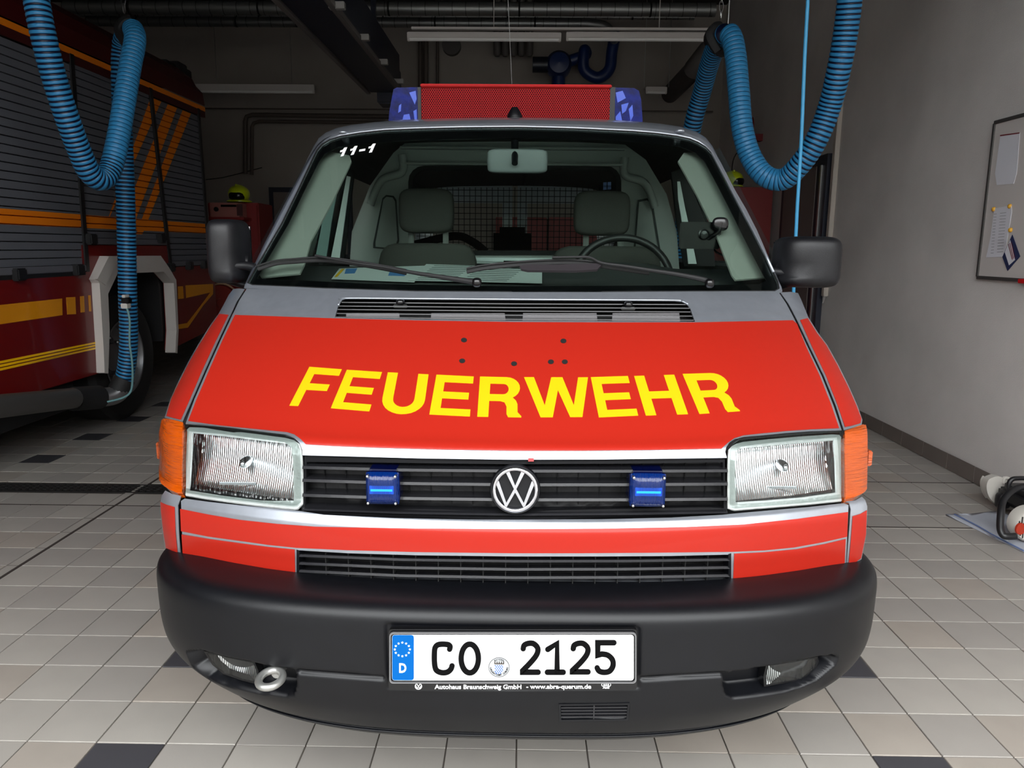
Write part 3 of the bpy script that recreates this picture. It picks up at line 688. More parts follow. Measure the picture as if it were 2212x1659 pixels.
for L in ([(446, 1411), (470, 1415.5), (493, 1421), (546.5, 1432), (553, 1447), (556, 1462), (547, 1472.6), (520, 1466), (485, 1454), (463, 1437)], [(1660, 1438), (1710, 1431), (1761, 1422), (1764, 1430), (1758, 1443), (1730, 1466), (1656, 1479), (1655, 1460)]):
    mx_ = sum(p[0] for p in L)/len(L); my_ = sum(p[1] for p in L)/len(L)
    fg = empty('fog_light', (0, 0, 0)); fg.parent = VAN; fg.location = bump_at(mx_, my_)[0]-wloc(VAN)
    def fb(u, v, mx_=mx_, my_=my_):
        r = (((u-mx_)/60)**2+((v-my_+22)/45)**2)*.5; P, N = bump_at(u, v, .032+.04*max(0, 1-r)); return P, Vector((0, -1, 0))
    patch('reflector', [L], fb, REFL, fg, step=5, thick=.001, flatn=True)
    patch('lens', [L], lambda u, v: bump_at(u, v, .028), FOGG, fg, step=9, thick=.003)
    patch('housing', [[(mx_+(x-mx_)*1.1, my_+(y-my_)*1.15) for x, y in L], L], lambda u, v: bump_at(u, v, .031), BLKG, fg, step=9, thick=.02)
# towing eye
P, _ = bump_at(585, 1469, -.022); q = []
for t in range(40):
    a = t*PI/20; q.append(P+Vector((.0245*math.cos(a), -.004-.034*math.sin(a)*.9, .0035-.002*math.sin(a)))+Vector((0, .004, 0)))
b = MB(); b.tube(q, .0085, 12, True, up=(0, 0, 1)); b.tube([P+Vector((.002, .028, -.002)), P+Vector((.012, .09, -.004))], .011, 12)
b.build('towing_eye', mat('cast_silver', srgb(175, 175, 172), .35, .8), VAN, smooth=True)
# bumper vent
b = MB()
vt = empty('bumper_vent', (0, 0, 0)); vt.parent = VAN; Pq = atY(1284, 1553, 1.55); vt.location = Pq-wloc(VAN)
Yv = bump_at(1284, 1540)[0].y
def bsurf(u, v):
    """bumper face incl. its undercut"""
    best = None
    s = Yv
    for _ in range(10):
        P = atY(u, v, s); i_ = float(np.interp(-P.z, [-q.y for q in lv[25:]], [q.x for q in lv[25:]])) if P.z < .6 else 0
        a = abs(P.x-XCV(s)); k = a/.92; low = max(0, (.5-P.z)/.22)
        s = float(np.interp(a, [q[0] for q in plan], [q[1] for q in plan]))+i_*(1+2.2*low*k**3)
    return atY(u, v, s), Vector((0, -1, -.25)).normalized()
patch('vent_back', [ventB], lambda u, v: (bsurf(u, v)[0]+Vector((0, .012, 0)), Vector((0, -1, 0))), DARK, vt, step=20)
for k_ in range(4):
    v0 = 1528+k_*6.6
    patch('slat', [[(1212, v0), (1355, v0-1), (1355, v0+1.6), (1212, v0+2.6)]], lambda u, v: (bsurf(u, v)[0], Vector((0, -1, 0))), SLAT, vt, step=20, thick=.01)
patch('frame', [[(1207, 1520), (1360, 1518), (1357, 1556), (1208, 1558)], ventB], lambda u, v: (bsurf(u, v)[0]+Vector((0, -.002, 0)), Vector((0, -1, 0))), BLK, vt, step=12, thick=.006)
patch('divider', [[(1282, 1523), (1285, 1523), (1284, 1553), (1281, 1553)]], lambda u, v: (bsurf(u, v)[0], Vector((0, -1, 0))), SLAT, vt, step=20, thick=.006)

# licence plate
YP = 1.489
PLT = empty('licence_plate', (0, 0, 0)); PLT.parent = VAN; PLT.location = atY(1108, 1490, YP)-wloc(VAN); PLT['label'] = 'white plate CO 2125 in a black frame'
zz = lambda x, y: (820+x*.2622, 1320+y*.2622)
def rrect(x0, y0, x1, y1, r, n=4, sk=0):
    out = []
    for cx, cy, a0 in ((x1-r, y0+r, -90), (x1-r, y1-r, 0), (x0+r, y1-r, 90), (x0+r, y0+r, 180)):
        out += [(cx+r*math.cos(math.radians(a0+90*i/n)), cy+r*math.sin(math.radians(a0+90*i/n))+sk*(cx-x0)) for i in range(n+1)]
    return out
ZL = lambda L: [zz(*p) for p in L]
pY = planeY(YP)
patch('frame', [ZL(rrect(75, 150, 2120, 650, 25))], planeY(YP+.004), BLKG, PLT, step=60, thick=.012, flatn=True)
patch('frame_edge', [ZL(rrect(80, 178, 2116, 598, 30, sk=.0)), ZL(rrect(92, 190, 2105, 588, 26))], planeY(YP-.003), mat('edge_grey', srgb(120, 120, 122), .3, .5), PLT, step=40, thick=.004, flatn=True)
patch('plate', [ZL(rrect(102, 196, 2094, 572, 22))], pY, mat('plate_white', srgb(232, 232, 232), .4, emit=None), PLT, step=60, thick=.0012, flatn=True)
patch('plate_band', [ZL(rrect(104, 198, 282, 570, 20))], planeY(YP-.0006), mat('plate_blue', srgb(0, 82, 152), .6, spec=.1), PLT, step=60, thick=.0005, flatn=True)
INK = mat('plate_ink', srgb(3, 3, 4), .6, spec=.1)
W_ = 44
strokes = [
 ('C', [spl([(577, 312), (580, 288), (556, 273), (490, 273), (460, 295), (452, 340), (453, 430), (468, 485), (515, 506), (560, 500), (588, 475), (597, 450)], 4)], 0),
 ('O', [[Vector((743+71*math.cos(t*PI/20), 389+118*math.sin(t*PI/20))) for t in range(40)]], 1),
 ('2', [spl([(1183, 308), (1192, 280), (1228, 264), (1270, 268), (1303, 305), (1295, 355), (1250, 415), (1178, 490)], 4)+[Vector((1178, 502)), Vector((1306, 502))]], 0),
 ('1', [[Vector(p) for p in ((1386, 314), (1462, 266), (1462, 500))], [Vector((1382, 502)), Vector((1513, 502))]], 0),
 ('2', [spl([(1595, 308), (1604, 280), (1640, 264), (1682, 268), (1715, 305), (1707, 355), (1662, 415), (1588, 488)], 4)+[Vector((1588, 499)), Vector((1717, 499))]], 0),
 ('5', [[Vector((1930, 259)), Vector((1797, 259)), Vector((1797, 362))]+spl([(1830, 352), (1880, 362), (1918, 400), (1922, 450), (1895, 492), (1850, 503), (1808, 492), (1792, 466)], 4)], 0)]
for ch, sts, cl in strokes:
    vf = merge(*[ribbon(s_, W_, closed=bool(cl)) for s_ in sts]); decal('letter', ([zz(*p) for p in vf[0]], vf[1]), pY, INK, PLT, off=.0016, thick=.0015)
st = []
for k_ in range(12):
    a = k_*PI/6; cx, cy = 188+62*math.sin(a), 314-56*math.cos(a); V = []
    for j_ in range(10): r = 11 if j_ % 2 == 0 else 4.8; V.append((cx+r*math.sin(j_*PI/5), cy-r*math.cos(j_*PI/5)))
    st.append(([(cx, cy)]+V, [(0, 1+j_, 1+(j_+1) % 10) for j_ in range(10)]))
vf = merge(*st); decal('stars', ([zz(*p) for p in vf[0]], vf[1]), pY, WHITE, PLT, off=.0012, thick=.0005)
def tmap(s, x, y, size, m, parent, surf, off, name='lettering', align='LEFT', bold=0, sx_=1.0, f=zz, sp=1.0, shear=0, width=None):
    v, fc = text2d(s, 1.0, align, bold, shear, sp)
    xs = [p[0] for p in v]
    if width: sx_ = width/((max(xs)-min(xs))*size)
    v = [f(x+p[0]*size*sx_, y-p[1]*size) for p in v]; return decal(name, (v, fc), surf, m, parent, off=off, thick=.0004)
tmap('D', 190, 503, 105, WHITE, PLT, pY, .0012, 'letter', 'CENTER', .03, .82)
tmap('Autohaus Braunschweig GmbH', 455, 640, 50, WHITE, PLT, planeY(YP+.004), .0006, 'frame_lettering', 'LEFT', .022, width=715)
tmap('- www.abra-querum.de', 1207, 638, 50, WHITE, PLT, planeY(YP+.004), .0006, 'frame_lettering', 'LEFT', .022, width=535)
# round marks on the frame
rg = ribbon([Vector((320+27*math.cos(t*PI/12), 618+25*math.sin(t*PI/12))) for t in range(24)], 5, closed=True)
vm = merge(rg, ribbon([(308, 600), (320, 622), (332, 600)], 6), ribbon([(297, 612), (310, 638), (320, 618), (330, 638), (343, 612)], 6))
decal('frame_mark', ([zz(*p) for p in vm[0]], vm[1]), planeY(YP+.004), WHITE, PLT, off=.0008)
vm = merge(*[ribbon([Vector((1841+17*i+12*math.cos(t*PI/8), 606+12*math.sin(t*PI/8))) for t in range(16)], 4.5, closed=True) for i in range(4)])
decal('frame_mark', ([zz(*p) for p in vm[0]], vm[1]), planeY(YP+.004), WHITE, PLT, off=.0008)
tmap('Audi', 1866, 637, 22, WHITE, PLT, planeY(YP+.004), .0006, 'frame_lettering', 'CENTER', .03, 1.3)
# seal
ov = lambda rx, ry, n=36: [(984+rx*math.cos(2*PI*t/n), 461+ry*math.sin(2*PI*t/n)) for t in range(n)]
patch('seal', [ZL(ov(86, 80))], planeY(YP-.0008), mat('seal_grey', srgb(168, 170, 172), .4), PLT, step=30, thick=.0004, flatn=True)
vm = ribbon([Vector(p) for p in ov(85, 79)], 3.5, closed=True); decal('seal_rim', ([zz(*p) for p in vm[0]], vm[1]), pY, INK, PLT, off=.0013, thick=.0002)
sh = [(948, 432), (1022, 432), (1022, 490), (1012, 508), (985, 516), (958, 508), (948, 490)]
patch('shield', [ZL(sh)], planeY(YP-.0011), WHITE, PLT, step=30, thick=.0002, flatn=True)
loz = []
for a in range(5):
    for c_ in range(6):
        x = 954+a*17+(c_ % 2)*8.5; y = 446+c_*12
        if inside(x, y, [sh]): loz.append(([(x-1, y-9), (x+6, y+1), (x+1, y+9), (x-6, y-1)], [(0, 1, 2, 3)]))
vm = merge(*loz); decal('shield_lozenges', ([zz(*p) for p in vm[0]], vm[1]), pY, mat('seal_blue', srgb(40, 90, 180), .4), PLT, off=.0016, thick=.0002)
vm = merge(ribbon([(950, 432), (1022, 432)], 8), *[ribbon([(950+18*i, 430), (950+18*i, 416)], 8) for i in range(5)]); decal('shield_crown', ([zz(*p) for p in vm[0]], vm[1]), pY, mat('crown', srgb(60, 52, 45), .5), PLT, off=.0016, thick=.0002)
def ringtext(s, a0, a1, rad, flip):
    allv = []
    for i, ch in enumerate(s):
        if ch == ' ': continue
        a = math.radians(a0+(a1-a0)*i/(len(s)-1)); v, fc = text2d(ch, 20, 'CENTER', .4)
        rr_ = rad; cx, cy = 984+rr_*math.sin(a), 461-rr_*.93*math.cos(a); ca, sa = math.cos(a if not flip else a+PI), math.sin(a if not flip else a+PI)
        allv.append(([(cx+p[0]*ca+p[1]*sa, cy+p[0]*sa-p[1]*ca) for p in v], fc))
    return merge(*allv)
vm = merge(ringtext('BAYERN', -30, 30, 61, False), ringtext('LANDRATSAMT COBURG', 265, 95, 75, True)); decal('seal_lettering', ([zz(*p) for p in vm[0]], vm[1]), pY, INK, PLT, off=.0013, thick=.0002)
# ------------------------------------------------------------------ windscreen, pillars, roof
ws = [(537, 612), (541, 604), (560, 570), (610, 484), (645, 412), (678, 342), (686, 326), (697, 313), (714, 303), (736.5, 296), (780, 289), (831.5, 283.5), (900, 280.5), (1000, 278), (1120, 277), (1240, 280), (1366.5, 286), (1420, 290.5), (1461.5, 296), (1490, 302), (1509, 310), (1525, 320), (1537.4, 333), (1560, 376), (1588, 430), (1620, 490), (1651, 550), (1670, 592), (1678.5, 610), (1681, 624), (1672, 629), (1525, 629.5), (1300, 631), (1106, 631), (900, 629.5), (700, 623), (641.6, 620), (547, 616)]
inn = [(553, 600), (566, 575), (622, 480), (655, 412), (688, 346), (700, 330), (730, 316), (790, 306), (900, 300), (1120, 296), (1300, 300), (1400, 305), (1470, 315), (1505, 328), (1522, 345), (1548, 392), (1576, 446), (1608, 510), (1640, 572), (1657, 604), (1640, 612), (1500, 614), (1106, 616), (800, 611), (640, 603)]
WGL = glass('windscreen_glass', (.79, .85, .82, 1), 0, .55)
WS = patch('windscreen', [ws], skin, WGL, VAN, step=24, thick=.004, off=.002, label='green tinted windscreen')
patch('windscreen_border', [ws, inn], skin, BLKG, WS, step=12, thick=.002, off=-.004)
g1 = [(1325, 1290), (1345, 1285), (1362, 1264), (1386, 1262), (1353, 1336), (1327, 1341), (1348, 1298), (1324, 1306)]
for dx, dy in ((0, 0), (87, -12), (242, -32)):
    patch('digit', [[(400+(x+dx)*.2532, (y+dy)*.2532) for x, y in g1]], skin, WHITE, WS, step=20, thick=.0005, off=.003)
patch('digit', [[(777, 324.5), (790, 322.5), (789, 327), (776, 329)]], skin, WHITE, WS, step=20, thick=.0005, off=.003)
sil = [(529, 614), (552, 566), (572, 525), (607, 456), (641.6, 389), (662, 350), (676, 326), (686, 312), (700, 300), (722, 290), (752, 283), (800, 277), (860, 272), (950, 269), (1030, 267.5), (1113, 267), (1200, 268), (1300, 270.5), (1387, 276), (1440, 281), (1480, 287), (1512, 298), (1530, 310), (1541, 324), (1560, 357), (1588, 411), (1612, 452), (1635.5, 498), (1660, 555), (1688, 620)]
frame = sil+[(1690, 629), (1681, 631.5), (1685, 624), (1680, 608)]+[(x+3, y-1) for x, y in ws[27:17:-1]]+[(x, y-3) for x, y in ws[17:8:-1]]+[(x-3, y-1) for x, y in ws[8:1:-1]]+[(536, 611), (545, 620), (527, 622)]
patch('windscreen_frame', [sil+[(1690, 629), (1683, 633), (1106, 636), (700, 630), (527, 622)], ws], skin, SILVER, VAN, step=7, thick=.003)
patch('windscreen_seal', [[(x+(x-1106)*.004, y-1.2 if y < 400 else y) for x, y in ws], ws], skin, RUBBER, VAN, step=10, thick=.004, off=.003)
MB().tube([skin(u, v)[0]+skin(u, v)[1]*.003 for u, v in [(x, y-2.5) for x, y in ws[8:28]]], .0042, 8).build('roof_lip', SILVER, VAN, smooth='all')
# body shell sweeping back from the frame
st = [skin(u, v)[0] for u, v in sil]; nS = len(sil)//2
for i in range(9):
    ys_ = [st[-1-j].y for j in range(12)]; zs_ = [st[-1-j].z for j in range(12)]; q_ = sorted(zip(zs_, ys_)); y_ = st[i].y
    for _ in range(6): y_ = float(np.interp(atY(sil[i][0], sil[i][1], y_).z, [a_ for a_, b_ in q_], [b_ for a_, b_ in q_])) 
    st[i] = atY(sil[i][0], sil[i][1], y_)
sp_ = [Vector((0, 0))]
cur = []
for i in range(len(st)-1):
    for k in range(7): cur.append(st[i].lerp(st[i+1], k/7))
cur.append(st[-1])
ts = [0, .02, .05]+[.09+.04*k for k in range(31)]+[1.32+.045*k for k in range(49)]; ts[-1] = 3.5
YE = 6.35
def shell(P, t, ys):
    top = min(1, max(0, (P.z-1.55)/.2)); s_ = math.copysign(1, P.x)
    y = P.y+t if t < 1.3 else P.y+1.3+(YE-P.y-1.3)*(t-1.3)/(3.5-1.3)
    dz = top*(.060*(1-math.exp(-t/.12))+.015*(1-math.exp(-t/.8)))
    dx = (1-top)*.085*(1-math.exp(-t/.35))+top*.06*(abs(P.x)/.7)**4*(1-math.exp(-t/.35))
    return Vector((P.x+s_*dx-.013*(y-P.y), y, P.z+dz))
vs = []; fs = []
n = len(cur)
for P in cur:
    for t in ts: vs.append(shell(P, t, 0))
nn_ = len(ts)
for i in range(n-1):
    for j_ in range(nn_-1):
        a = i*nn_+j_; q = (a, a+1, a+nn_+1, a+nn_); c_ = sum((vs[k] for k in q), Vector())/4
        if abs(c_.x) > .62 and 1.34 < c_.z < 1.745 and c_.y < 3.45 and ts[j_] >= .14: continue
        if abs(c_.x) > .62 and 1.34 < c_.z < 1.745 and 3.9 < c_.y < 5.6: continue
        fs.append(q[::-1])
mk('body_shell', vs, fs, SILVER, VAN, smooth=True)
m2 = mk('roof_lining', [v+Vector((-.015*math.copysign(1, v.x), .01, -.02)) for v in vs], [f for f in fs], mat('lining', srgb(70, 74, 72), .8), VAN, smooth=True)
SG = glass('side_glass', (.75, .84, .80, 1), 0, .6)
for s_ in (-1, 1):
    # lower side, sill and doors, with both wheel arches cut out
    ZT = [.38, .5, .7, .9, 1.1, 1.18, 1.25]; XT_ = [.87, .895, .905, .905, .897, .885, .87]
    rat = lambda z: float(np.interp(z, [.9, 1.05, 1.15, 1.25], [.455, .405, .385, .352]))
    xs_ = lambda y, z: min(float(np.interp(z, ZT, XT_)), rat(z)*y)
    def ys0(z):
        y = 1.84
        while FY(s_*xs_(y, z)+XCV(y), max(z, .56))+.012 > y and y < 2.5: y += .01
        return y
    arch_ = lambda yc: [(yc-.37*math.cos(math.radians(a)), .38+.33*math.sin(math.radians(a))) for a in range(0, 181, 15)]
    out_ = [(ys0(z), z) for z in np.linspace(1.25, .38, 14)]+arch_(2.62)+arch_(5.25)+[(6.32, .38), (6.35, 1.25)]
    def sside(y, z, s_=s_): return Vector((s_*xs_(y, z)+XCV(y), y, z)), Vector((s_, 0, 0))
    patch('side_panel', [out_], sside, RED, VAN, step=.07, thick=.004, flatn=True, label='red side panel')
    g = MB(); x = s_*.80+XCV(3)
    g.add([(x+s_*.06, 2.5, 1.33), (x+s_*.06, 3.46, 1.33), (x-s_*.06, 3.46, 1.75), (x-s_*.06, 2.9, 1.75)], [(0, 1, 2, 3)]); g.build('side_window', SG, VAN)
    MB().box(s_*.87+XCV(3)-.003, s_*.87+XCV(3)+.04*s_, 2.75, 2.9, 1.12, 1.14, .003).build('door_handle', BLK, VAN)
    for yw in (2.62, 5.25):
        wh = empty('wheel', (0, 0, 0)); wh.parent = VAN; c0 = Vector((s_*.775+XCV(yw), yw, .33)); wh.location = c0-wloc(VAN)
        M_ = Matrix.Scale(s_, 4, (1, 0, 0))
        b = MB(); b.lathe([(.20, .09), (.28, .10), (.325, .075), (.33, 0), (.325, -.075), (.28, -.10), (.20, -.09)], 'x', c0, 40); b.build('tyre', RUBBER, wh, smooth=True)
        b = MB(); b.lathe([(0, .03), (.06, .035), (.08, .05), (.15, .03), (.19, .06), (.205, .09), (.205, -.09)], 'x', c0, 40, M_); b.build('rim', STEEL, wh, smooth=True)
MB().box(-.78, .76, 2.0, 6.3, .30, .46).build('underbody', DARK, VAN)
# rear wall with two windows
for s_ in (-1, 1):
    L = [(s_*.02, .4), (s_*.86, .4), (s_*.85, 1.2), (s_*.78, 1.7), (s_*.6, 1.88), (s_*.02, 1.9)]; Hh = [(s_*.1, 1.32), (s_*.7, 1.32), (s_*.62, 1.74), (s_*.1, 1.74)]
    v, f = tri2d([L, Hh], .1); b = MB(); b.add([(x+XCV(6.3), 6.34, z) for x, z in v], f); b.build('rear_door', SILVER, VAN)

# ------------------------------------------------------------------ cab interior
INTG = mat('bulkhead_paint', srgb(178, 184, 180), .5); SEAT = mat('seat_fabric', srgb(70, 70, 66), .9, bump=.2, bscale=400); DASH = mat('dash_plastic', srgb(58, 60, 60), .6)
fa = lambda L, Y: [((lambda p: (p.x, p.z))(atY(u, v, Y))) for u, v in L]
pXZ = lambda Y: (lambda a, b: (Vector((a, Y, b)), Vector((0, -1, 0))))
def rr_px(x0, y0, x1, y1, r): return rrect(x0, y0, x1, y1, r)
bk = patch('bulkhead', [[(752, 620), (760, 500), (800, 400), (850, 330), (880, 305), (1340, 305), (1395, 345), (1440, 420), (1462, 500), (1470, 620)], rr_px(888, 364, 1336, 545, 30)], planeY(3.70), INTG, VAN, step=25, thick=.02, flatn=True)
patch('window_seal', [rr_px(882, 358, 1342, 551, 34), rr_px(892, 368, 1332, 541, 27)], planeY(3.69), RUBBER, bk, step=20, thick=.02, flatn=True)
for L, i2 in (([(826, 428), (834, 421), (850, 423), (856, 432), (862, 520), (858, 532), (830, 538), (806, 536), (806, 526)], None), ([(1378, 432), (1398, 428), (1410, 436), (1430, 560), (1424, 566), (1376, 556), (1368, 545)], None)):
    cx = sum(p[0] for p in L)/len(L); cy = sum(p[1] for p in L)/len(L)
    patch('pressing', [L, [(cx+(x-cx)*.86, cy+(y-cy)*.94) for x, y in L]], planeY(3.69), mat('press_groove', srgb(60, 66, 64), .6), bk, step=20, thick=.006, flatn=True)
b = MB()
for y0, y1, dd_ in ((318, 326, .05), (352, 360, .04)):
    a = atY(865, y0, 3.69); c_ = atY(1350, y1, 3.69); b.box(a.x, c_.x, 3.69-dd_, 3.70, c_.z, a.z, .006)
b.build('cross_rail', INTG, bk)
a = atY(770, 365, 3.69); c_ = atY(872, 410, 3.69)
for u0, u1, vv in ((800, 868, 372), (1350, 1415, 378)):
    P = [atY(u0 if u0 < 1000 else u1, vv+70, 3.67), atY((u0+u1)/2-(10 if u0 < 1000 else -10), vv+18, 3.66), atY(u1 if u0 < 1000 else u0, vv, 3.67), atY(u1 if u0 < 1000 else u0, vv-38, 3.67)]
    MB().tube(spl(P, 8), .018, 10).build('brace', INTG, bk, smooth=True)
a = atY(1020, 556, 3.6); c_ = atY(1196, 570, 3.6)
MB().box(a.x, c_.x, 3.58, 3.66, c_.z, a.z, .008).build('white_rail', mat('white_rail', srgb(225, 235, 235), .3), bk)
a = atY(1088, 563, 3.57); c_ = atY(1130, 571, 3.57); MB().box(a.x, c_.x, 3.565, 3.58, c_.z, a.z).build('black_plate', BLKG, bk)
# wire partition behind
b = MB()
for u in np.arange(905, 1335, 12.2): p, q = atY(u, 405, 4.6), atY(u, 546, 4.6); b.box(p.x-.0018, p.x+.0018, 4.598, 4.602, q.z, p.z)
for v in np.arange(410, 548, 12.5): p, q = atY(900, v, 4.6), atY(1335, v, 4.6); b.box(p.x, q.x, 4.597, 4.601, p.z-.0018, p.z+.0018)
b.build('wire_grille', DARK, VAN, kind='stuff')
b = MB(); p, q = atY(890, 545, 4.6), atY(1340, 553, 4.6); b.box(p.x, q.x, 4.58, 4.63, q.z-.05, p.z); b.build('grille_rail', DARK, VAN)
p, q = atY(1066, 490, 5.2), atY(1146, 600, 5.2); MB().box(p.x, q.x, 5.15, 5.3, q.z, p.z, .04).build('rear_seat', mat('dark_fabric', srgb(26, 26, 26), .9), VAN, smooth=True)
P = spl([atY(890, 530, 4.2), atY(980, 510, 4.2), atY(1020, 522, 4.2), atY(1050, 545, 4.2)], 6); MB().tube(P, .022, 8).build('wheel_arch_pipe', DARK, VAN, smooth=True)
p = atY(1312, 402, 3.66); v_, f_ = [], []
patch('blue_sticker', [[(1303, 394), (1320, 393), (1320, 409), (1303, 410)]], planeY(3.672), mat('sticker_blue', srgb(120, 150, 220), .5), bk, step=30, thick=.001)
b = MB(); p, q = atY(1304, 401.5, 3.668), atY(1320, 402.5, 3.668); b.box(p.x, q.x, 3.667, 3.669, q.z, p.z); p, q = atY(1311, 393, 3.668), atY(1312.2, 409, 3.668); b.box(p.x, q.x, 3.667, 3.669, q.z, p.z); b.build('sticker_lines', DARK, bk)
# seats
for (u0, u1, v1, hu0, hu1, hv0, hv1, yy) in ((815, 1032, 525, 862, 981, 407, 505, 3.36), (1188, 1432, 531, 1240, 1358, 412, 510, 3.36)):
    s_ = empty('seat', (0, 0, 0)); s_.parent = VAN; p0 = atY((u0+u1)/2, v1, yy); s_.location = Vector((p0.x, yy, .75))-wloc(VAN)
    hwid = (atY(u1, v1, yy).x-atY(u0, v1, yy).x)/2
    b = MB(); b.sq((p0.x, yy+.02, p0.z-.36), hwid, .07, .36, .28, .45, 14); b.build('backrest', SEAT, s_, smooth='all')
    b = MB(); b.sq((p0.x, yy-.22, .93), hwid, .26, .09, .4, .4, 10); b.build('cushion', SEAT, s_, smooth='all')
    a, c_ = atY(hu0, hv0, yy), atY(hu1, hv1, yy)
    b = MB(); b.sq(((a.x+c_.x)/2, yy, (a.z+c_.z)/2), (c_.x-a.x)/2, .055, (a.z-c_.z)/2, .42, .42, 14); b.build('headrest', SEAT, s_, smooth='all')
    for uu in (hu0+26, hu1-18):
        q = atY(uu, hv1-4, yy+.01); MB().box(q.x-.012, q.x+.012, yy, yy+.02, p0.z-.03, q.z+.02, .004).build('headrest_post', mat('post_grey', srgb(105, 108, 104), .4), s_)
# dashboard
dz_ = lambda y: 1.250+(y-2.24)*.12
b = MB(); NX = 40; sec = []
for i in range(NX+1):
    x = -.80+1.6*i/NX; y0 = FY(x+XCV(2.3), 1.262)+.012; hump = .028*math.exp(-((x-.36)/.16)**4)
    pr = [(y0, dz_(y0)), (y0+.1, dz_(y0+.1)), (2.55, dz_(2.55)+hump*.4), (2.68, dz_(2.68)+hump), (2.78, dz_(2.78)+hump*.8), (2.82, 1.29), (2.84, 1.2), (2.80, .9), (2.6, .7)]
    sec.append([Vector((x+XCV(2.5), max(y, y0+.001*k), z)) for k, (y, z) in enumerate(pr)])
K = len(sec[0]); b.add([p for s_ in sec for p in s_], [(i*K+j_, (i+1)*K+j_, (i+1)*K+j_+1, i*K+j_+1) for i in range(NX) for j_ in range(K-1)])
b.build('dashboard', DASH, VAN, smooth=True)
def dashp(u, v):
    d = pick(u, v); d = d/d.y; s_ = (1.250-2.24*.12+.004-H)/(d.z-.12); return EYE+d*s_, Vector((0, -.12, 1)).normalized()
PAPER = mat('paper_white', srgb(196, 204, 202), .6); LINE = mat('paper_ink', srgb(70, 80, 82), .6); MAPB = mat('map_blue', srgb(70, 120, 175), .6)
mp_ = patch('paper_map', [[(733, 581), (917, 575), (895, 611), (716, 604)]], dashp, PAPER, None, step=40, thick=.0006, off=.002, label='folded map with blue patches lying on the left dashboard behind windscreen', cat='map')
for L, mm in (([(748, 582), (772, 581), (766, 592), (744, 593)], MAPB), ([(845, 583), (880, 583), (874, 598), (838, 597)], MAPB), ([(738, 582), (745, 582), (728, 600), (722, 600)], YEL)): patch('printed_patch', [L], dashp, mm, mp_, step=40, thick=.0003, off=.0026)
pf = patch('paper_form', [[(921, 573), (1040, 577), (1171, 587), (1171, 615), (1040, 612), (882, 609)]], dashp, PAPER, None, step=40, thick=.0006, off=.0045, label='white printed form lying on the dashboard behind the windscreen centre', cat='paper')
for k_ in range(9):
    a = 930-k_*5; vv = 577+k_*3.8
    decal('printed_line', merge(ribbon([(a+8, vv), (a+90, vv+1.2)], .7), ribbon([(a+110, vv+1), (a+205, vv+3)], .7)), dashp, LINE, pf, off=.0055, thick=.0004)
# steering wheel
cw = atY(1345, 607, 2.98); q = []
for t in range(48):
    a = t*PI/24; q.append(cw+Vector((.187*math.cos(a), .055*math.sin(a), .165*math.sin(a))))
sw = MB().tube(q, .015, 10, True); sw.tube([cw+Vector((0, .03, 0)), cw+Vector((.18, 0, -.01))], .012, 8); sw.tube([cw+Vector((0, .03, 0)), cw+Vector((-.18, 0, -.01))], .012, 8); sw.sq(cw+Vector((0, .03, -.01)), .07, .03, .05, .6, .6, 8)
sw.tube([cw+Vector((0, .02, -.02)), cw+Vector((0, -.25, -.16))], .03, 10)
sw.build('steering_wheel', mat('wheel_plastic', srgb(34, 34, 34), .45), VAN, smooth=True)
# inner mirror
Pm = skin(1117, 347)[0]; ym = Pm.y+.08; a, c_ = atY(1052, 321, ym), atY(1183, 374, ym)
im = empty('inner_mirror', (0, 0, 0)); im.parent = VAN; im.location = Vector((0, ym, c_.z))-wloc(VAN)
b = MB(); b.sq(((a.x+c_.x)/2, ym+.012, (a.z+c_.z)/2), (c_.x-a.x)/2, .02, (a.z-c_.z)/2, .3, .3, 10); b.build('mirror_shell', mat('mirror_shell', srgb(112, 117, 118), .5), im, smooth='all')
p0 = skin(1112, 306)[0]+Vector((0, .03, 0)); p1 = atY(1112, 353, ym-.03)
MB().tube([p0, p1], [.014, .011], 10).build('mirror_stem', BLK, im, smooth=True)
# pillar trims behind the glass
TR = mat('pillar_trim', srgb(152, 154, 148), .6)
patch('pillar_trim', [[(664, 352), (690, 322), (742, 332), (746, 345), (705, 430), (655, 520), (640, 572), (630, 592), (545, 600), (536, 585)]], lambda u, v: (skin(u, v)[0]+Vector((.01, .05, 0)), skin(u, v)[1]), TR, VAN, step=14, thick=.006)
patch('pillar_trim', [[(1477, 345), (1490, 326), (1522, 326), (1546, 348), (1572, 400), (1624, 500), (1664, 575), (1676, 600), (1606, 606), (1598, 596), (1560, 500), (1520, 420)]], lambda u, v: (skin(u, v)[0]+Vector((-.01, .05, 0)), skin(u, v)[1]), TR, VAN, step=14, thick=.006)
WT = mat('frame_lit_white', srgb(205, 215, 212), .35)  # pale tone stands for outside light falling on the door frame
patch('door_frame', [[(722, 380), (742, 360), (765, 368), (752, 480), (742, 570), (688, 572), (704, 480)]], planeY(3.32), RUBBER, VAN, step=20, thick=.02)
patch('door_frame', [[(1450, 372), (1478, 362), (1500, 420), (1540, 520), (1545, 575), (1478, 575), (1462, 480)]], planeY(3.32), RUBBER, VAN, step=20, thick=.02)
patch('door_trim', [[(749, 380), (757, 382), (745, 470), (733, 562), (714, 561), (734, 460)]], planeY(3.28), WT, VAN, step=20, thick=.008)
patch('door_trim', [[(700, 460), (722, 400), (731, 396), (716, 480), (704, 562), (680, 562)]], planeY(3.26), mat('frame_green', srgb(110, 140, 135), .4), VAN, step=20, thick=.008)
patch('door_trim', [[(1463, 392), (1469, 392), (1480, 450), (1491, 500), (1500, 545), (1505, 570), (1487, 570), (1484, 540), (1475, 490), (1465, 430)]], planeY(3.28), WT, VAN, step=20, thick=.008)
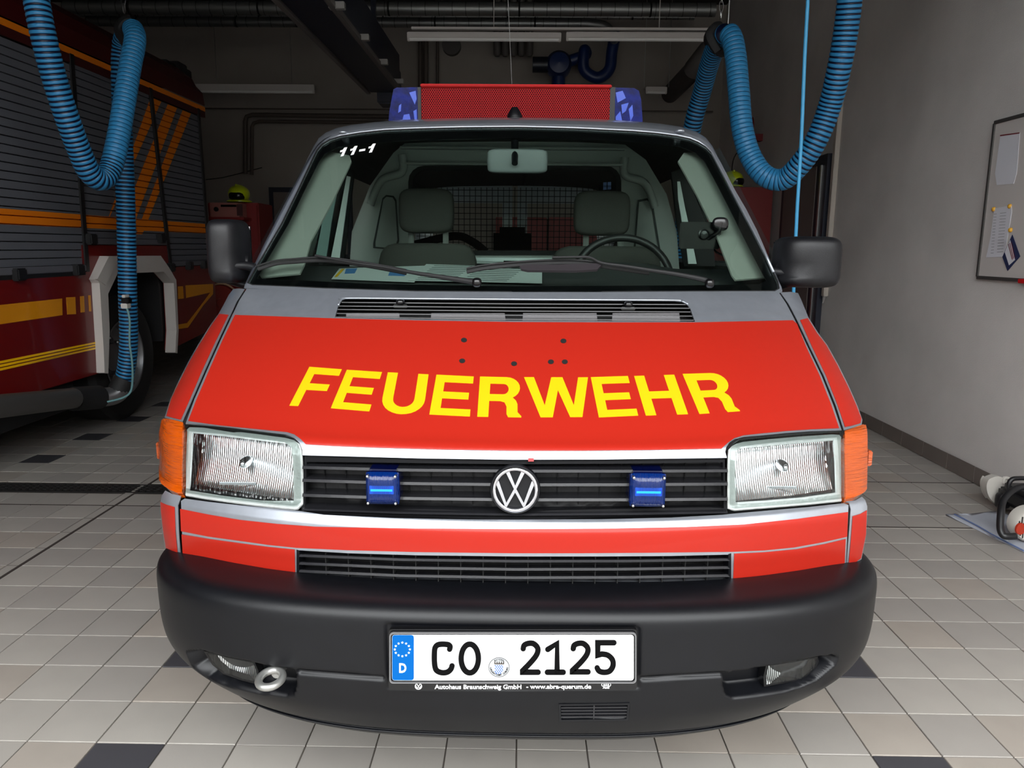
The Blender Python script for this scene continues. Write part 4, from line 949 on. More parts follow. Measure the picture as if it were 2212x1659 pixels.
# sat-nav style device on a suction arm
ydv = skin(1520, 500)[0].y+.06; a, c_ = atY(1470, 479, ydv), atY(1556, 538, ydv)
dv = MB().box(a.x, c_.x, ydv, ydv+.02, c_.z, a.z, .004); p = atY(1520, 507, ydv)
dv.lathe([(0, -.012), (.012, -.01), (.012, .005)], 'y', p, 20); dv.lathe([(.014, -.006), (.018, -.004), (.018, .005)], 'y', p, 20)
dv.tube([atY(1530, 515, ydv), atY(1553, 500, ydv-.02), atY(1558, 480, ydv-.02)], .008, 8); dv.sq(atY(1556, 484, ydv-.015), .026, .012, .022, .7, .7, 10)
dv.tube(spl([atY(1545, 530, ydv), atY(1548, 545, ydv+.03), atY(1600, 568, ydv), atY(1612, 580, ydv-.05)], 6), .003, 6)
dv.build('dash_device', BLKG, VAN, smooth=True, label='black device on a suction arm')

# ------------------------------------------------------------------ wipers
def skl(L, off): return [skin(u, v)[0]+skin(u, v)[1]*off for u, v in L]
for nm, bl, arm, sp in (('l', [(560, 583), (600, 571), (641.6, 567), (689, 564), (735, 567), (784, 574), (840, 584), (879, 592)], [(689, 566), (768, 582), (832, 592), (895, 605), (960, 616), (1031, 629)], None),
                   ('r', [(1008.7, 589), (1050, 581), (1120, 574), (1192, 570), (1256, 571), (1319, 580), (1401, 592)], [(1192, 571), (1240, 570), (1271.5, 571), (1297, 583), (1350, 591), (1398, 599), (1460, 609), (1515, 621), (1527, 630)], [(1123, 588), (1140, 590), (1200, 591), (1270, 590), (1296, 586)])):
    wp = empty('wiper', (0, 0, 0)); wp.parent = VAN; wp.location = skin(arm[-1][0], arm[-1][1])[0]-wloc(VAN)
    MB().tube(spl(skl(bl, .016), 5), .003, 8).build('wiper_blade', RUBBER, wp, smooth=True)
    MB().tube(spl(skl([(u, v+2.5) for u, v in bl], .008), 5), .003, 6, sy=2.0).build('rubber_strip', RUBBER, wp, smooth=True)
    A = spl(skl(arm, .028), 5); MB().tube(A, [.0036+.0055*(i/len(A))**2 for i in range(len(A))], 8).build('wiper_arm', MATS['rubber'], wp, smooth=True)
    MB().sq(A[-1], .014, .014, .014, .8, .8, 8).build('pivot_cap', BLKG, wp, smooth='all')
    if sp: patch('wiper_spoiler', [[(1122, 586), (1135, 583), (1200, 583.5), (1290, 580), (1297, 584), (1288, 594), (1240, 597), (1140, 596), (1126, 593)]], skin, mat('spoiler_plastic', srgb(48, 44, 47), .35), wp, step=8, thick=.008, off=.022)

# ------------------------------------------------------------------ outside mirrors
MIR = mat('mirror_plastic', srgb(17, 17, 20), .42, spec=.35, bump=.1, bscale=500, var=.2, vscale=18)
for nm, u0, v0, u1, v1, Y, e, arms in (('l', 450, 473, 526, 612, 2.42, .33, [[(505, 574), (530, 574), (552, 578)], [(492, 606), (512, 612), (536, 619)]]), ('r', 1688, 510, 1808, 622, 2.42, .36, [[(1716, 592), (1695, 589), (1666, 586)], [(1706, 612), (1690, 617), (1676, 622)]])):
    mr_ = empty('door_mirror', (0, 0, 0)); mr_.parent = VAN; a, c_ = atY(u0, v0, Y), atY(u1, v1, Y); mr_.location = Vector(((a.x+c_.x)/2, Y, c_.z))-wloc(VAN)
    b = MB(); cx, cz, hw, hh = (a.x+c_.x)/2, (a.z+c_.z)/2, (c_.x-a.x)/2, (a.z-c_.z)/2
    b.sq((cx, Y+.03, cz), hw, .085, hh, .38, .42, 24)
    sg = 1 if nm == 'l' else -1
    for i, v in enumerate(b.v):
        # shallow waist where the arms enter
        dx_ = (v.x-cx)/hw*sg; dz2 = (v.z-cz)/hh
        if v.y < Y+.03 and dx_ > .0: v.y += .03*dx_*math.exp(-((dz2+.42)/.13)**2)*1.0+.03*dx_**2
    b.build('mirror_housing', MIR, mr_, smooth='all')
    MB().box(cx-hw*.85, cx+hw*.85, Y+.108, Y+.118, cz-hh*.85, cz+hh*.85, .01).build('mirror_glass', CHROME, mr_)
    for k, L in enumerate(arms):
        pts = [atY(u, v, Y+(-.01 if k == 0 else .01)+.02*i) for i, (u, v) in enumerate(L)]; MB().tube(spl(pts, 6), .014 if k == 0 else .011, 12).build('mirror_arm', MIR, mr_, smooth=True)

# ------------------------------------------------------------------ roof light bar and aerial
LB = empty('light_bar', (0, 0, 0)); LB.parent = VAN; YL = 3.28; a, c_ = atY(909, 184, YL), atY(1318, 276, YL); LB.location = Vector(((a.x+c_.x)/2, YL+.15, c_.z))-wloc(VAN); LB['label'] = 'roof light bar with perforated red centre and blue ends'
def perf():
    m = bpy.data.materials.new('perforated_red'); m.use_nodes = True; n = m.node_tree; p = n.nodes['Principled BSDF']; p.inputs['Roughness'].default_value = .6; p.inputs['Specular IOR Level'].default_value = .08
    tc = n.nodes.new('ShaderNodeTexCoord'); sp = n.nodes.new('ShaderNodeSeparateXYZ'); n.links.new(tc.outputs['Object'], sp.inputs[0])
    def mth(op, a, b=None, c=None):
        q = n.nodes.new('ShaderNodeMath'); q.operation = op
        for i, z in enumerate((a, b, c)):
            if z is None: continue
            if isinstance(z, (int, float)): q.inputs[i].default_value = z
            else: n.links.new(z, q.inputs[i])
        return q.outputs[0]
    pit = .0092; ds = []
    for ox, oz in ((0, 0), (.5, .5)):
        fx = mth('SUBTRACT', mth('FRACT', mth('ADD', mth('DIVIDE', sp.outputs[0], pit), 50+ox)), .5); fz = mth('SUBTRACT', mth('FRACT', mth('ADD', mth('DIVIDE', sp.outputs[2], pit*1.5), 50+oz)), .5)
        ds.append(mth('ADD', mth('MULTIPLY', fx, fx), mth('MULTIPLY', mth('MULTIPLY', fz, fz), 2.25)))
    d = mth('MINIMUM', ds[0], ds[1]); k = mth('LESS_THAN', d, .10)
    mx = n.nodes.new('ShaderNodeMix'); mx.data_type = 'RGBA'; n.links.new(k, mx.inputs[0]); mx.inputs[6].default_value = srgb(150, 26, 28); mx.inputs[7].default_value = srgb(30, 2, 4)
    n.links.new(mx.outputs[2], p.inputs['Base Color']); return m
LBR = mat('lightbar_red', srgb(170, 18, 18), .5, 0, 0, spec=.15)
MB().box(a.x, c_.x, YL+.004, YL+.30, c_.z, a.z, .006).build('speaker_box', LBR, LB)
fp = MB(); vs = []; fs = []
a2, c2 = atY(911, 191, YL), atY(1316, 274, YL)
fp.box(a2.x, c2.x, YL-.002, YL+.006, c2.z, a2.z, .001); fp.build('perforated_panel', perf(), LB)
MB().box(a.x-.001, c_.x+.001, YL-.012, YL+.31, a.z-.007, a.z+.004, .003).build('top_lip', LBR, LB)
BLB = mat('blue_dome', srgb(0, 16, 92), .3, 0, 0, bump=.06, bscale=60, spec=.12, var=.5, vscale=28)
for L, gp in (([(849, 192), (856, 188), (905, 187), (905, 276), (837, 276), (840, 240)], (902, 910)), ([(1325, 188), (1370, 189), (1381, 195), (1386, 215), (1390, 276), (1324, 276)], (1317, 1327))):
    q = fa(L, YL); b = MB(); b.prism(q, lambda x, z, w_: Vector((x, YL+.01+w_, z)), .27); b.build('blue_lens', BLB, LB, smooth=True)
    g0, g1_ = atY(gp[0], 188, YL), atY(gp[1], 276, YL); MB().box(g0.x, g1_.x, YL+.002, YL+.30, g1_.z, g0.z).build('lens_divider', BLK, LB)
GLINT = mat('glint_blue', srgb(6, 64, 190), .2, 0, .3)  # bright blue quads painted as glints on the beacon lens fronts
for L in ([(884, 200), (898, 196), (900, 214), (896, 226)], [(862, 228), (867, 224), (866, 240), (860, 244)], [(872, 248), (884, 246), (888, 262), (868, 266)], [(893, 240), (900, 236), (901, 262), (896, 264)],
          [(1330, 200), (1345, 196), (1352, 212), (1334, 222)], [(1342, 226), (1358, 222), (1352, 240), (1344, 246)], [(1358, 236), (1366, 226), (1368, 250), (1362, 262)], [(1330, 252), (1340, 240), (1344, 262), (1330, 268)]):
    patch('painted_glint', [L], planeY(YL+.0095), GLINT, LB, step=60, thick=.004, off=.0006, flatn=True)
# roof aerial
pA = atY(1112, 255, 3.05); b = MB(); b.lathe([(.03, -.02), (.031, 0), (.028, .012), (.024, .02), (.019, .03), (.012, .040), (0, .043)], 'z', pA+Vector((0, 0, -.002)), 24); b.lathe([(.034, -.03), (.034, -.004), (.03, -.002)], 'z', pA+Vector((0, 0, .004)), 24)
b.build('roof_aerial', BLK, VAN, smooth=True)
p0 = atY(1106, 187, YL+.1); MB().tube([p0, atY(1093, 0, YL+.1)+Vector((0, 0, .15))], .0011, 6).build('whip_antenna', mat('antenna_grey', srgb(110, 110, 108), .5), VAN)
for L in ([(736, 290), (748, 284), (752, 287), (742, 294)], [(1462, 287), (1482, 287), (1492, 294), (1476, 293)]):
    P = skin(L[0][0], L[0][1]+4)[0]; MB().sq(P+Vector((.01, .03, .012)), .018, .05, .006, .6, .6, 8).build('gutter_cap', SILVER, VAN, smooth='all')
# ------------------------------------------------------------------ fire engine on the left
XT = -3.1
TR_ = empty('fire_engine', (-4.3, 5.2, 0), 'dark red fire engine with grey roller shutters left of the van', 'fire engine')
YEN, YST = 7.70, 1.9
TRED = mat('engine_red', srgb(104, 8, 8), .35, 0, .3); ORNG = mat('engine_orange', srgb(238, 128, 14), .45); TBLK = mat('engine_black', srgb(20, 20, 22), .5)
TGREY = mat('engine_grey', srgb(92, 92, 98), .5)
cv2 = lambda u, v: (lambda p: (p.y, p.z))(atX(u, v, XT))
zl = lambda u, v: cv2(u, v)[1]
Z_or = zl(0, 48); Z_sh = zl(0, 55)+.01; Z_b1 = (zl(0, 606)+zl(183, 580))/2; Z_b2 = zl(270, 530); Z_bot = zl(100, 840)
pl1 = (cv2(150, 124+12), cv2(183, 578)); pl2 = (cv2(322, 197), cv2(358, 512)); pl3 = (cv2(426, 240), cv2(449, 560))
def postY(pp, z): (y0, z0), (y1, z1) = pp; return y0+(y1-y0)*(z-z0)/(z1-z0)
PX_ = lambda X: (lambda a, b: (Vector((X, a, b)), Vector((1, 0, 0))))
# red body side with the wheel arch cut out
arch = [cv2(x*.3256, 400+y*.3256) for x, y in ((668, 1250), (668, 960), (660, 720), (725, 585), (1040, 572), (1112, 650), (1128, 965), (1122, 1110))]
ya0, ya1 = arch[0][0], arch[-1][0]
side = [(YST, Z_bot), (ya0, Z_bot)]+[(y, z) for y, z in arch if z > Z_bot+.02]+[(ya1, Z_bot+.02), (YEN, Z_bot+.12), (YEN, Z_b1-.0), (postY(pl2, Z_b1)+.02, Z_b1), (postY(pl2, Z_b1)+.02, Z_b2), (postY(pl1, Z_b2)-.02, Z_b2), (postY(pl1, Z_b1)-.02, Z_b1), (YST, Z_b1)]
b = MB(); v, f = tri2d([side], .5); nv = len(v)
b.add([Vector((XT, y, z)) for y, z in v]+[Vector((XT-.04, y, z)) for y, z in v], [tuple(q)[::-1] for q in f]+[tuple(i+nv for i in q) for q in f]+[(e[0], e[1], e[1]+nv, e[0]+nv) for e in boundary(f)]); b.build('lower_body', TRED, TR_)
b = MB(); b.box(-5.6, XT-.05, YST, ya0-.1, Z_bot, Z_b1); b.box(-5.6, XT-.05, YST, YEN-.02, Z_b1, Z_or+.05); b.box(-5.6, XT-.4, ya0-.1, ya1+.1, .7, Z_b1); b.box(-5.6, XT-.05, ya1, YEN-.02, Z_bot+.1, Z_b1); b.build('body_core', TBLK, TR_)
# roof with a sloped shoulder
zt = zl(313, 142)+.12
prr = [(XT+.005, Z_or+.04), (XT-.01, Z_or+.16), (XT-.05, Z_or+.26), (XT-.18, Z_or+.36), (-5.4, Z_or+.40)]
b = MB(); vs = []; fs = []
for y in (YST, YEN-.12, YEN-.04, YEN): vs += [Vector((x, y, z-(.0 if y < YEN-.05 else (.05 if y < YEN else .16)*(1 if i > 1 else 0)))) for i, (x, z) in enumerate(prr)]
K = len(prr)
for i in range(3): fs += [(i*K+j_, (i+1)*K+j_, (i+1)*K+j_+1, i*K+j_+1) for j_ in range(K-1)]
b.add(vs, fs); b.build('roof', mat('engine_roof', srgb(70, 12, 14), .4), TR_)
MB().box(XT-.02, XT+.008, YST, YEN, Z_or-.012, Z_or+.03, .004).build('orange_line', ORNG, TR_)
MB().box(XT-.02, XT+.004, YST, YEN, Z_sh-.06, Z_or-.012).build('shutter_head', mat('engine_maroon', srgb(60, 8, 10), .5), TR_)
b = MB(); 
for (u, v) in ((360, 135), (385, 138), (395, 150)): P = atX(u, v+12, XT-.35); b.box(P.x-.05, P.x+.05, P.y-.1, P.y+.1, P.z-.05, P.z+.06, .01)
b.build('roof_gear', TBLK, TR_)
# roller shutters
sm = bpy.data.materials.new('shutter_grey'); sm.use_nodes = True; n_ = sm.node_tree; pb = n_.nodes['Principled BSDF']; pb.inputs['Roughness'].default_value = .6; pb.inputs['Specular IOR Level'].default_value = .25
geo = n_.nodes.new('ShaderNodeNewGeometry'); sp3 = n_.nodes.new('ShaderNodeSeparateXYZ'); n_.links.new(geo.outputs['Position'], sp3.inputs[0])
def mt(op, a, b_=None):
    q = n_.nodes.new('ShaderNodeMath'); q.operation = op
    for i, z in enumerate((a, b_)):
        if z is None: continue
        if isinstance(z, (int, float)): q.inputs[i].default_value = z
        else: n_.links.new(z, q.inputs[i])
    return q.outputs[0]
Yo, Zo = sp3.outputs[1], sp3.outputs[2]
zb0, zb1 = zl(0, 484), zl(0, 450)
mask = mt('MULTIPLY', mt('GREATER_THAN', Zo, zb0), mt('LESS_THAN', Zo, zb1))
for (L0, L1, R0, R1) in (((329, 202), (289, 316), (352, 213), (289, 354)), ((365, 220), (286, 420), (385, 228), (314, 420)), ((395, 238), (327, 420), (414, 243), (345, 415))):
    k2 = []
    for p, q in ((L0, L1), (R0, R1)): (y0, z0), (y1, z1) = cv2(*p), cv2(*q); kk = (y1-y0)/(z1-z0); k2.append((y0-kk*z0, kk))
    kl = (k2[0][1]+k2[1][1])/2
    f1 = mt('GREATER_THAN', mt('SUBTRACT', Yo, mt('MULTIPLY', Zo, k2[0][1])), k2[0][0]); f2 = mt('LESS_THAN', mt('SUBTRACT', Yo, mt('MULTIPLY', Zo, k2[1][1])), k2[1][0])
    mask = mt('MAXIMUM', mask, mt('MULTIPLY', mt('MULTIPLY', f1, f2), mt('GREATER_THAN', Zo, zb0-.03)))
mx3 = n_.nodes.new('ShaderNodeMix'); mx3.data_type = 'RGBA'; n_.links.new(mask, mx3.inputs[0]); mx3.inputs[6].default_value = srgb(92, 94, 100); mx3.inputs[7].default_value = srgb(226, 120, 12); n_.links.new(mx3.outputs[2], pb.inputs['Base Color'])
PT = .052
for (fa0, fa1, zbot) in ((lambda z: YST, lambda z: postY(pl1, z), Z_b1+.05), (lambda z: postY(pl1, z)+.05, lambda z: postY(pl2, z)-.01, Z_b2+.05), (lambda z: postY(pl2, z)+.04, lambda z: postY(pl3, z), Z_b1+.05)):
    shu = empty('roller_shutter', (0, 0, 0)); shu.parent = TR_; shu.location = Vector((XT, (fa0(2)+fa1(2))/2, zbot))-wloc(TR_)
    z = zbot
    while z < Z_sh-.08:
        z1 = z+PT-.0016; y00, y01, y10, y11 = fa0(z), fa1(z), fa0(z1), fa1(z1)
        vs = [(XT-.02, y00, z), (XT-.02, y01, z), (XT-.003, y01, z+.003), (XT-.003, y00, z+.003), (XT-.002, y10, z1-.004), (XT-.002, y11, z1-.004), (XT-.02, y11, z1), (XT-.02, y10, z1)]
        mk('slat', vs, [(0, 1, 2, 3), (3, 2, 5, 4), (4, 5, 6, 7)], sm, shu); z += PT
    MB().box(XT-.03, XT+.012, fa0(zbot), fa1(zbot), zbot-.045, zbot, .004).build('bottom_rail', TGREY, shu)
for pp, zb in ((pl1, Z_b1), (pl2, Z_b1), (pl3, Z_b1)):
    z0, z1 = zb, Z_sh; y0, y1 = postY(pp, z0), postY(pp, z1); b = MB(); w_ = .045
    b.add([(XT-.03, y0, z0), (XT-.03, y0+w_, z0), (XT-.03, y1+w_, z1), (XT-.03, y1, z1), (XT+.01, y0, z0), (XT+.01, y0+w_, z0), (XT+.01, y1+w_, z1), (XT+.01, y1, z1)], [(4, 5, 6, 7), (0, 4, 7, 3), (5, 1, 2, 6), (0, 1, 5, 4)]); b.build('post', TBLK, TR_)
MB().box(XT-.02, XT+.004, YST, postY(pl1, Z_b1), Z_b1-.022, Z_b1+.006).build('black_strip', TBLK, TR_)
for (u, v) in ((40, 592), (168, 582), (196, 516), (347, 514), (368, 577), (408, 573), (440, 571)):
    P = atX(u, v, XT+.02); MB().box(P.x-.02, P.x+.03, P.y-.045, P.y+.045, P.z-.04, P.z+.035, .008).build('shutter_latch', TBLK, TR_)
PYZ = planeX(XT)
YST_ = mat('engine_yellow', srgb(214, 138, 16), .4); YBR = mat('reflective_yellow', srgb(255, 196, 12), .25, .0, .4)
q2 = lambda L: [(x*.3256, 400+y*.3256) for x, y in L]
for L in (((-160, 812), (410, 752), (412, 862), (-160, 946)), ((438, 745), (497, 742), (502, 855), (445, 858)), ((530, 738), (555, 735), (560, 842), (535, 845)), ((585, 731), (598, 730), (604, 838), (590, 838)), ((1142, 675), (1160, 675), (1165, 760), (1148, 760)), ((1178, 672), (1212, 670), (1217, 752), (1182, 755)), ((1230, 665), (1412, 655), (1412, 708), (1235, 748)),
          ((1148, 930), (1240, 915), (1330, 800), (1410, 690), (1412, 722), (1345, 800), (1245, 945), (1148, 960))):
    patch('yellow_patch', [q2(L)], PYZ, YST_, TR_, step=60, thick=.002, off=.003, flatn=True)
for k_ in range(3):
    o0 = 1165+k_*25; o1 = 1040+k_*18; patch('yellow_stripe', [q2([(-160, o0+34), (630, o1), (630, o1+12), (-160, o0+52)])], PYZ, YBR, TR_, step=80, thick=.002, off=.003, flatn=True)
# wheel arch trim
aw = q2([(660, 470), (1020, 468), (1075, 545), (1125, 630), (1140, 960), (1132, 1115), (1118, 1110), (1126, 965), (1108, 650), (1040, 574), (728, 587), (664, 720), (674, 960), (665, 1250), (640, 1245), (634, 1095), (606, 650), (590, 624)])
patch('wheel_arch_trim', [aw], PYZ, mat('arch_trim', srgb(196, 190, 184), .5), TR_, step=40, thick=.09, off=.06, flatn=True)
aw2 = q2([(660, 472), (712, 520), (640, 662), (582, 622)]); patch('arch_facet', [aw2], PYZ, MATS['arch_trim'], TR_, step=40, thick=.02, off=.07, flatn=True)
# wheel
cW = atX(283, 762, -3.3); cW = Vector((-3.32, (ya0+ya1)/2-.05, .50)); wh = empty('wheel', (0, 0, 0)); wh.parent = TR_; wh.location = cW-wloc(TR_)
MB().lathe([(.29, .14), (.36, .16), (.46, .15), (.50, .11), (.50, -.11), (.46, -.15), (.29, -.14)], 'x', cW, 48).build('tyre', RUBBER, wh, smooth=True)
MB().lathe([(.30, .15), (.285, .15), (.27, .12), (.262, .02), (.20, -.02), (.12, .0), (.11, .05), (0, .055)], 'x', cW, 48).build('rim', mat('rim_grey', srgb(120, 120, 122), .4, .6), wh, smooth=True)
b = MB(); b.box(-5.6, XT-.06, YST, ya0-.25, .25, Z_bot); b.build('chassis', DARK, TR_)
for k_ in range(8): a = k_*PI/4; MB().sq(cW+Vector((.03, .155*math.cos(a), .155*math.sin(a))), .02, .014, .014, .8, .8, 5).build('wheel_nut', STEEL, wh)
# exhaust
e0, e1, e2 = atX(-60, 884, -2.95), atX(158, 860, -2.95), atX(214, 858, -2.95)
MB().tube([e0, e1], .068, 16).build('exhaust_pipe', mat('pipe_grey', srgb(84, 82, 80), .5, .5), TR_, smooth=True)

# ------------------------------------------------------------------ extraction hoses
HM = bpy.data.materials.new('hose_blue'); HM.use_nodes = True; pb = HM.node_tree.nodes['Principled BSDF']; at = HM.node_tree.nodes.new('ShaderNodeAttribute'); at.attribute_name = 'tone'
HM.node_tree.links.new(at.outputs['Color'], pb.inputs['Base Color']); pb.inputs['Roughness'].default_value = .42
def hose(pts, r, parent, wide, pitch=.0265, nseg=20, name='hose'):
    """corrugated hose: wide(t) = share of the pitch taken by the dark groove"""
    P = spl(pts, 14); L = [0]
    for i in range(1, len(P)): L.append(L[-1]+(P[i]-P[i-1]).length)
    tot = L[-1]; nr = int(tot/pitch); path = []; rad = []; col = []
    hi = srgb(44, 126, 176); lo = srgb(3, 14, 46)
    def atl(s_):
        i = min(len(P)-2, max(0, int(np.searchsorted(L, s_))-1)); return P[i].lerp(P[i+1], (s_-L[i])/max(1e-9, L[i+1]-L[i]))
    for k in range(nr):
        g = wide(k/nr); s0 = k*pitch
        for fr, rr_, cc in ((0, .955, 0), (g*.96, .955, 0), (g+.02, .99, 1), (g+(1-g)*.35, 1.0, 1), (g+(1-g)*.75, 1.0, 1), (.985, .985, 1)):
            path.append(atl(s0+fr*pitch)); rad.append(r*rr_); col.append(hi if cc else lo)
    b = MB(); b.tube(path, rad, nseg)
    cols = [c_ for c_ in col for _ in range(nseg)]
    return mk(name, b.v, b.f, HM, parent, smooth=True, cols=cols)
aY = lambda L: [atY(u, v, y) for u, v, y in L]
HL = empty('exhaust_hose', atZ(262, 846, .42) if False else Vector((-2.8, 5.4, .3)), 'blue corrugated extraction hose hanging beside the fire engine', 'hose', 'blue exhaust hoses')
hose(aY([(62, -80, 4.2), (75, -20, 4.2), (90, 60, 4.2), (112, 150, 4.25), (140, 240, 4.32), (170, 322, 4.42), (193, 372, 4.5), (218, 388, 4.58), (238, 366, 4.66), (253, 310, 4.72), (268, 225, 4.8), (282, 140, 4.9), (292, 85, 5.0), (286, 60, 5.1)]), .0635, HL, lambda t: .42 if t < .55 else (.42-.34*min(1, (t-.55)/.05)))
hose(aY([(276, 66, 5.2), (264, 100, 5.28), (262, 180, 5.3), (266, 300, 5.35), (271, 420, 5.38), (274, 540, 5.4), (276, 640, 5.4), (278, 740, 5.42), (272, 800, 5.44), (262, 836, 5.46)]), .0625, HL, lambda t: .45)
eb = aY([(264, 832, 5.45), (255, 848, 5.42), (238, 856, 5.38), (214, 858, 5.33)])
MB().tube(spl(eb, 6), .068, 18).build('metal_elbow', mat('elbow_metal', srgb(150, 150, 152), .3, .9), HL, smooth=True)
MB().tube(aY([(269, 818, 5.455), (256, 843, 5.43)]), .074, 18).build('rubber_cuff', RUBBER, HL, smooth=True)
MB().tube([eb[-1]+Vector((.0, -.0, 0)), atY(158, 862, 5.1)], .084, 18).build('rubber_coupling', RUBBER, HL, smooth=True)
a = aY([(272, 660, 5.3), (280, 690, 5.3), (280, 740, 5.3), (286, 790, 5.3), (284, 840, 5.3), (268, 858, 5.28), (232, 868, 5.25)])
MB().tube(spl(a, 8), .0075, 8).build('air_line', mat('teal_line', srgb(96, 138, 142), .5), HL, smooth=True)
c0 = atY(272, 652, 5.31); MB().box(c0.x-.025, c0.x+.02, c0.y-.03, c0.y+.03, c0.z-.045, c0.z-.01, .004).build('valve', mat('valve_white', srgb(205, 203, 198), .4), HL)
MB().box(c0.x-.02, c0.x+.03, c0.y-.03, c0.y+.03, c0.z-.01, c0.z+.03, .006).build('valve_cap', BLK, HL)
MB().box(c0.x-.012, c0.x+.012, c0.y-.03, c0.y+.03, c0.z+.03, c0.z+.05, .003).build('valve_nipple', mat('valve_white', srgb(205, 203, 198)), HL)
def hanger(parent, Pt, col_, ztop=ZC):
    b = MB(); b.tube(spl([Pt+Vector((-.02, .0, -.10)), Pt+Vector((-.075, .02, .0)), Pt+Vector((-.04, .03, .06)), Pt+Vector((.0, .05, .075))], 6), .018, 8, sy=1.6); b.build('saddle', RUBBER, parent, smooth=True)
    b = MB(); Q = Pt+Vector((-.015, .0, .12)); w_ = .013
    for k in range(3):
        c_ = Q+Vector((0, 0, .05*k)); b.tube([c_+Vector((w_*math.cos(t*PI/8)*(1 if k % 2 else .3), w_*math.sin(t*PI/8)*(.3 if k % 2 else 1), .034*math.sin(t*PI/8+.0)*1.0)) if k % 2 else c_+Vector((0, w_*math.cos(t*PI/8), .03*math.sin(t*PI/8))) for t in range(16)], .003, 6, True)
    b.build('carabiner', STEEL, parent, smooth=True)
    MB().tube([Q+Vector((0, 0, .13)), Vector((Q.x, Q.y, ztop))], .003, 6).build('hanger_wire', STEEL, parent)
hanger(HL, atY(276, 62, 5.12), None)
HR = empty('exhaust_hose', Vector((1.5, 5.2, .3)), 'blue corrugated extraction hose looped in front of the right wall', 'hose', 'blue exhaust hoses')
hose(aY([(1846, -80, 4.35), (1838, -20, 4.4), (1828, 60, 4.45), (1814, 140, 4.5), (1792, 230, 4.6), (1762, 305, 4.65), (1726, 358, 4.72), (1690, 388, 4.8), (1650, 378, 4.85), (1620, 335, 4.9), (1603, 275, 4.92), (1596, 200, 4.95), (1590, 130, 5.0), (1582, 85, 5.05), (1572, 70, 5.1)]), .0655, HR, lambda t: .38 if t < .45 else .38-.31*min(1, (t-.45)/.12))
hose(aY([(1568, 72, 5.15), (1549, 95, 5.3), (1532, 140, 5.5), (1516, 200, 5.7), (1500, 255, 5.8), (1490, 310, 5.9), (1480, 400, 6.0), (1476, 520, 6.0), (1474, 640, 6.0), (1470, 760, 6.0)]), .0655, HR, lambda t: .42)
hanger(HR, atY(1560, 76, 5.15), None)
MB().tube(aY([(1566, 96, 5.2), (1545, 80, 5.35)]), .08, 16).build('rubber_cuff', RUBBER, HR, smooth=True)
rp = MB().tube(spl(aY([(1748, -60, 4.2), (1745, 0, 4.2), (1738, 130, 4.2), (1731, 300, 4.2), (1722, 450, 4.2), (1717, 560, 4.2), (1714, 640, 4.2), (1712, 760, 4.2)]), 6), .0095, 10)
rp.build('air_hose', mat('light_blue_line', srgb(70, 165, 215), .4), None, smooth=True, label='thin light blue air line hanging behind the right mirror', cat='cord')
MB().tube([atY(1572, 60, 5.3), atY(1575, 60, 5.3)+Vector((0, 0, 1.5))], .004, 6).build('hanger_rod', STEEL, None, label='thin steel rod dropping from ceiling beside right hose hook', cat='rod')

# ------------------------------------------------------------------ ceiling installations
GALV = mat('galvanised', srgb(150, 152, 150), .42, .8)
def duct(name, u0, u1, v, rpx, Y, label, elbow=False):
    a, c_ = atY(u0, v, Y), atY(u1, v, Y); r = rpx/FPX*Y; t = empty(name, Vector(((a.x+c_.x)/2, Y, a.z-r)), label, 'duct', 'spiral ducts under the ceiling')
    P = [Vector((a.x+(c_.x-a.x)*k/60, Y, a.z)) for k in range(61)]
    if elbow: P += spl([P[-1], P[-1]+Vector((.25, .03, -.02)), P[-1]+Vector((.38, .15, -.1)), P[-1]+Vector((.42, .35, -.1))], 5)[1:]
    MB().tube(P, r, 24).build('duct_tube', GALV, t, smooth=True)
    b = MB(); x = a.x
    while x < c_.x: b.tube([(x, Y, a.z), (x+.006, Y, a.z)], r*1.025, 24); x += .155
    b.build('seams', mat('seam_dark', srgb(40, 40, 40), .6), t, kind='stuff')
    for k in range(5):
        x = a.x+(c_.x-a.x)*(k+.5)/5; m2_ = MB(); m2_.tube([(x, Y, a.z), (x+.02, Y, a.z)], r*1.06, 24); m2_.tube([(x+.01, Y, a.z+r), (x+.01, Y, ZC)], .006, 6); m2_.build('hanger', DARK, t)
duct('ventilation_duct', 140, 1545, 16, 13, 9.4, 'upper galvanised spiral duct crossing below the ceiling')
duct('ventilation_duct', 190, 1262, 46, 9.5, 10.2, 'lower thinner galvanised spiral duct crossing below the ceiling', True)
duct('ventilation_duct', 160, 1500, 32, 5, 10.85, 'thin dark pipe between the two spiral ducts')
def luminaire(u0, u1, v0, v1, Y, label, grp, zt=ZC):
    a, c_ = atY(u0, v0, Y), atY(u1, v1, Y); t = empty('strip_light', Vector(((a.x+c_.x)/2, Y, c_.z)), label, 'light fixture', grp); h = a.z-c_.z
    LW = mat('luminaire_white', srgb(205, 200, 196), .45)
    MB().box(a.x, c_.x, Y-.03, Y+.03, c_.z+h*.12, a.z-h*.0, .006).build('housing', LW, t)
    MB().tube([(a.x+.02, Y, c_.z), (c_.x-.02, Y, c_.z)], .019, 12).build('tube_lamp', mat('tube_lamp', srgb(235, 235, 232), .3), t, smooth=True)
    for x in (a.x+.012, c_.x-.012): MB().box(x-.012, x+.012, Y-.022, Y+.022, c_.z-.02, c_.z+.03, .004).build('lamp_holder', LW, t)
    for x in (a.x+.3, c_.x-.3): MB().tube([(x, Y, a.z), (x, Y, zt)], .004, 6).build('suspension', STEEL, t)
luminaire(880, 1212, 70, 86, 7.9, 'left strip light of the row above the van roof', 'fluorescent strip lights', atY(889, 67.5, 7.9).z)
luminaire(1223, 1556, 70, 86, 7.9, 'right strip light of the row above the van roof', 'fluorescent strip lights', atY(889, 67.5, 7.9).z)
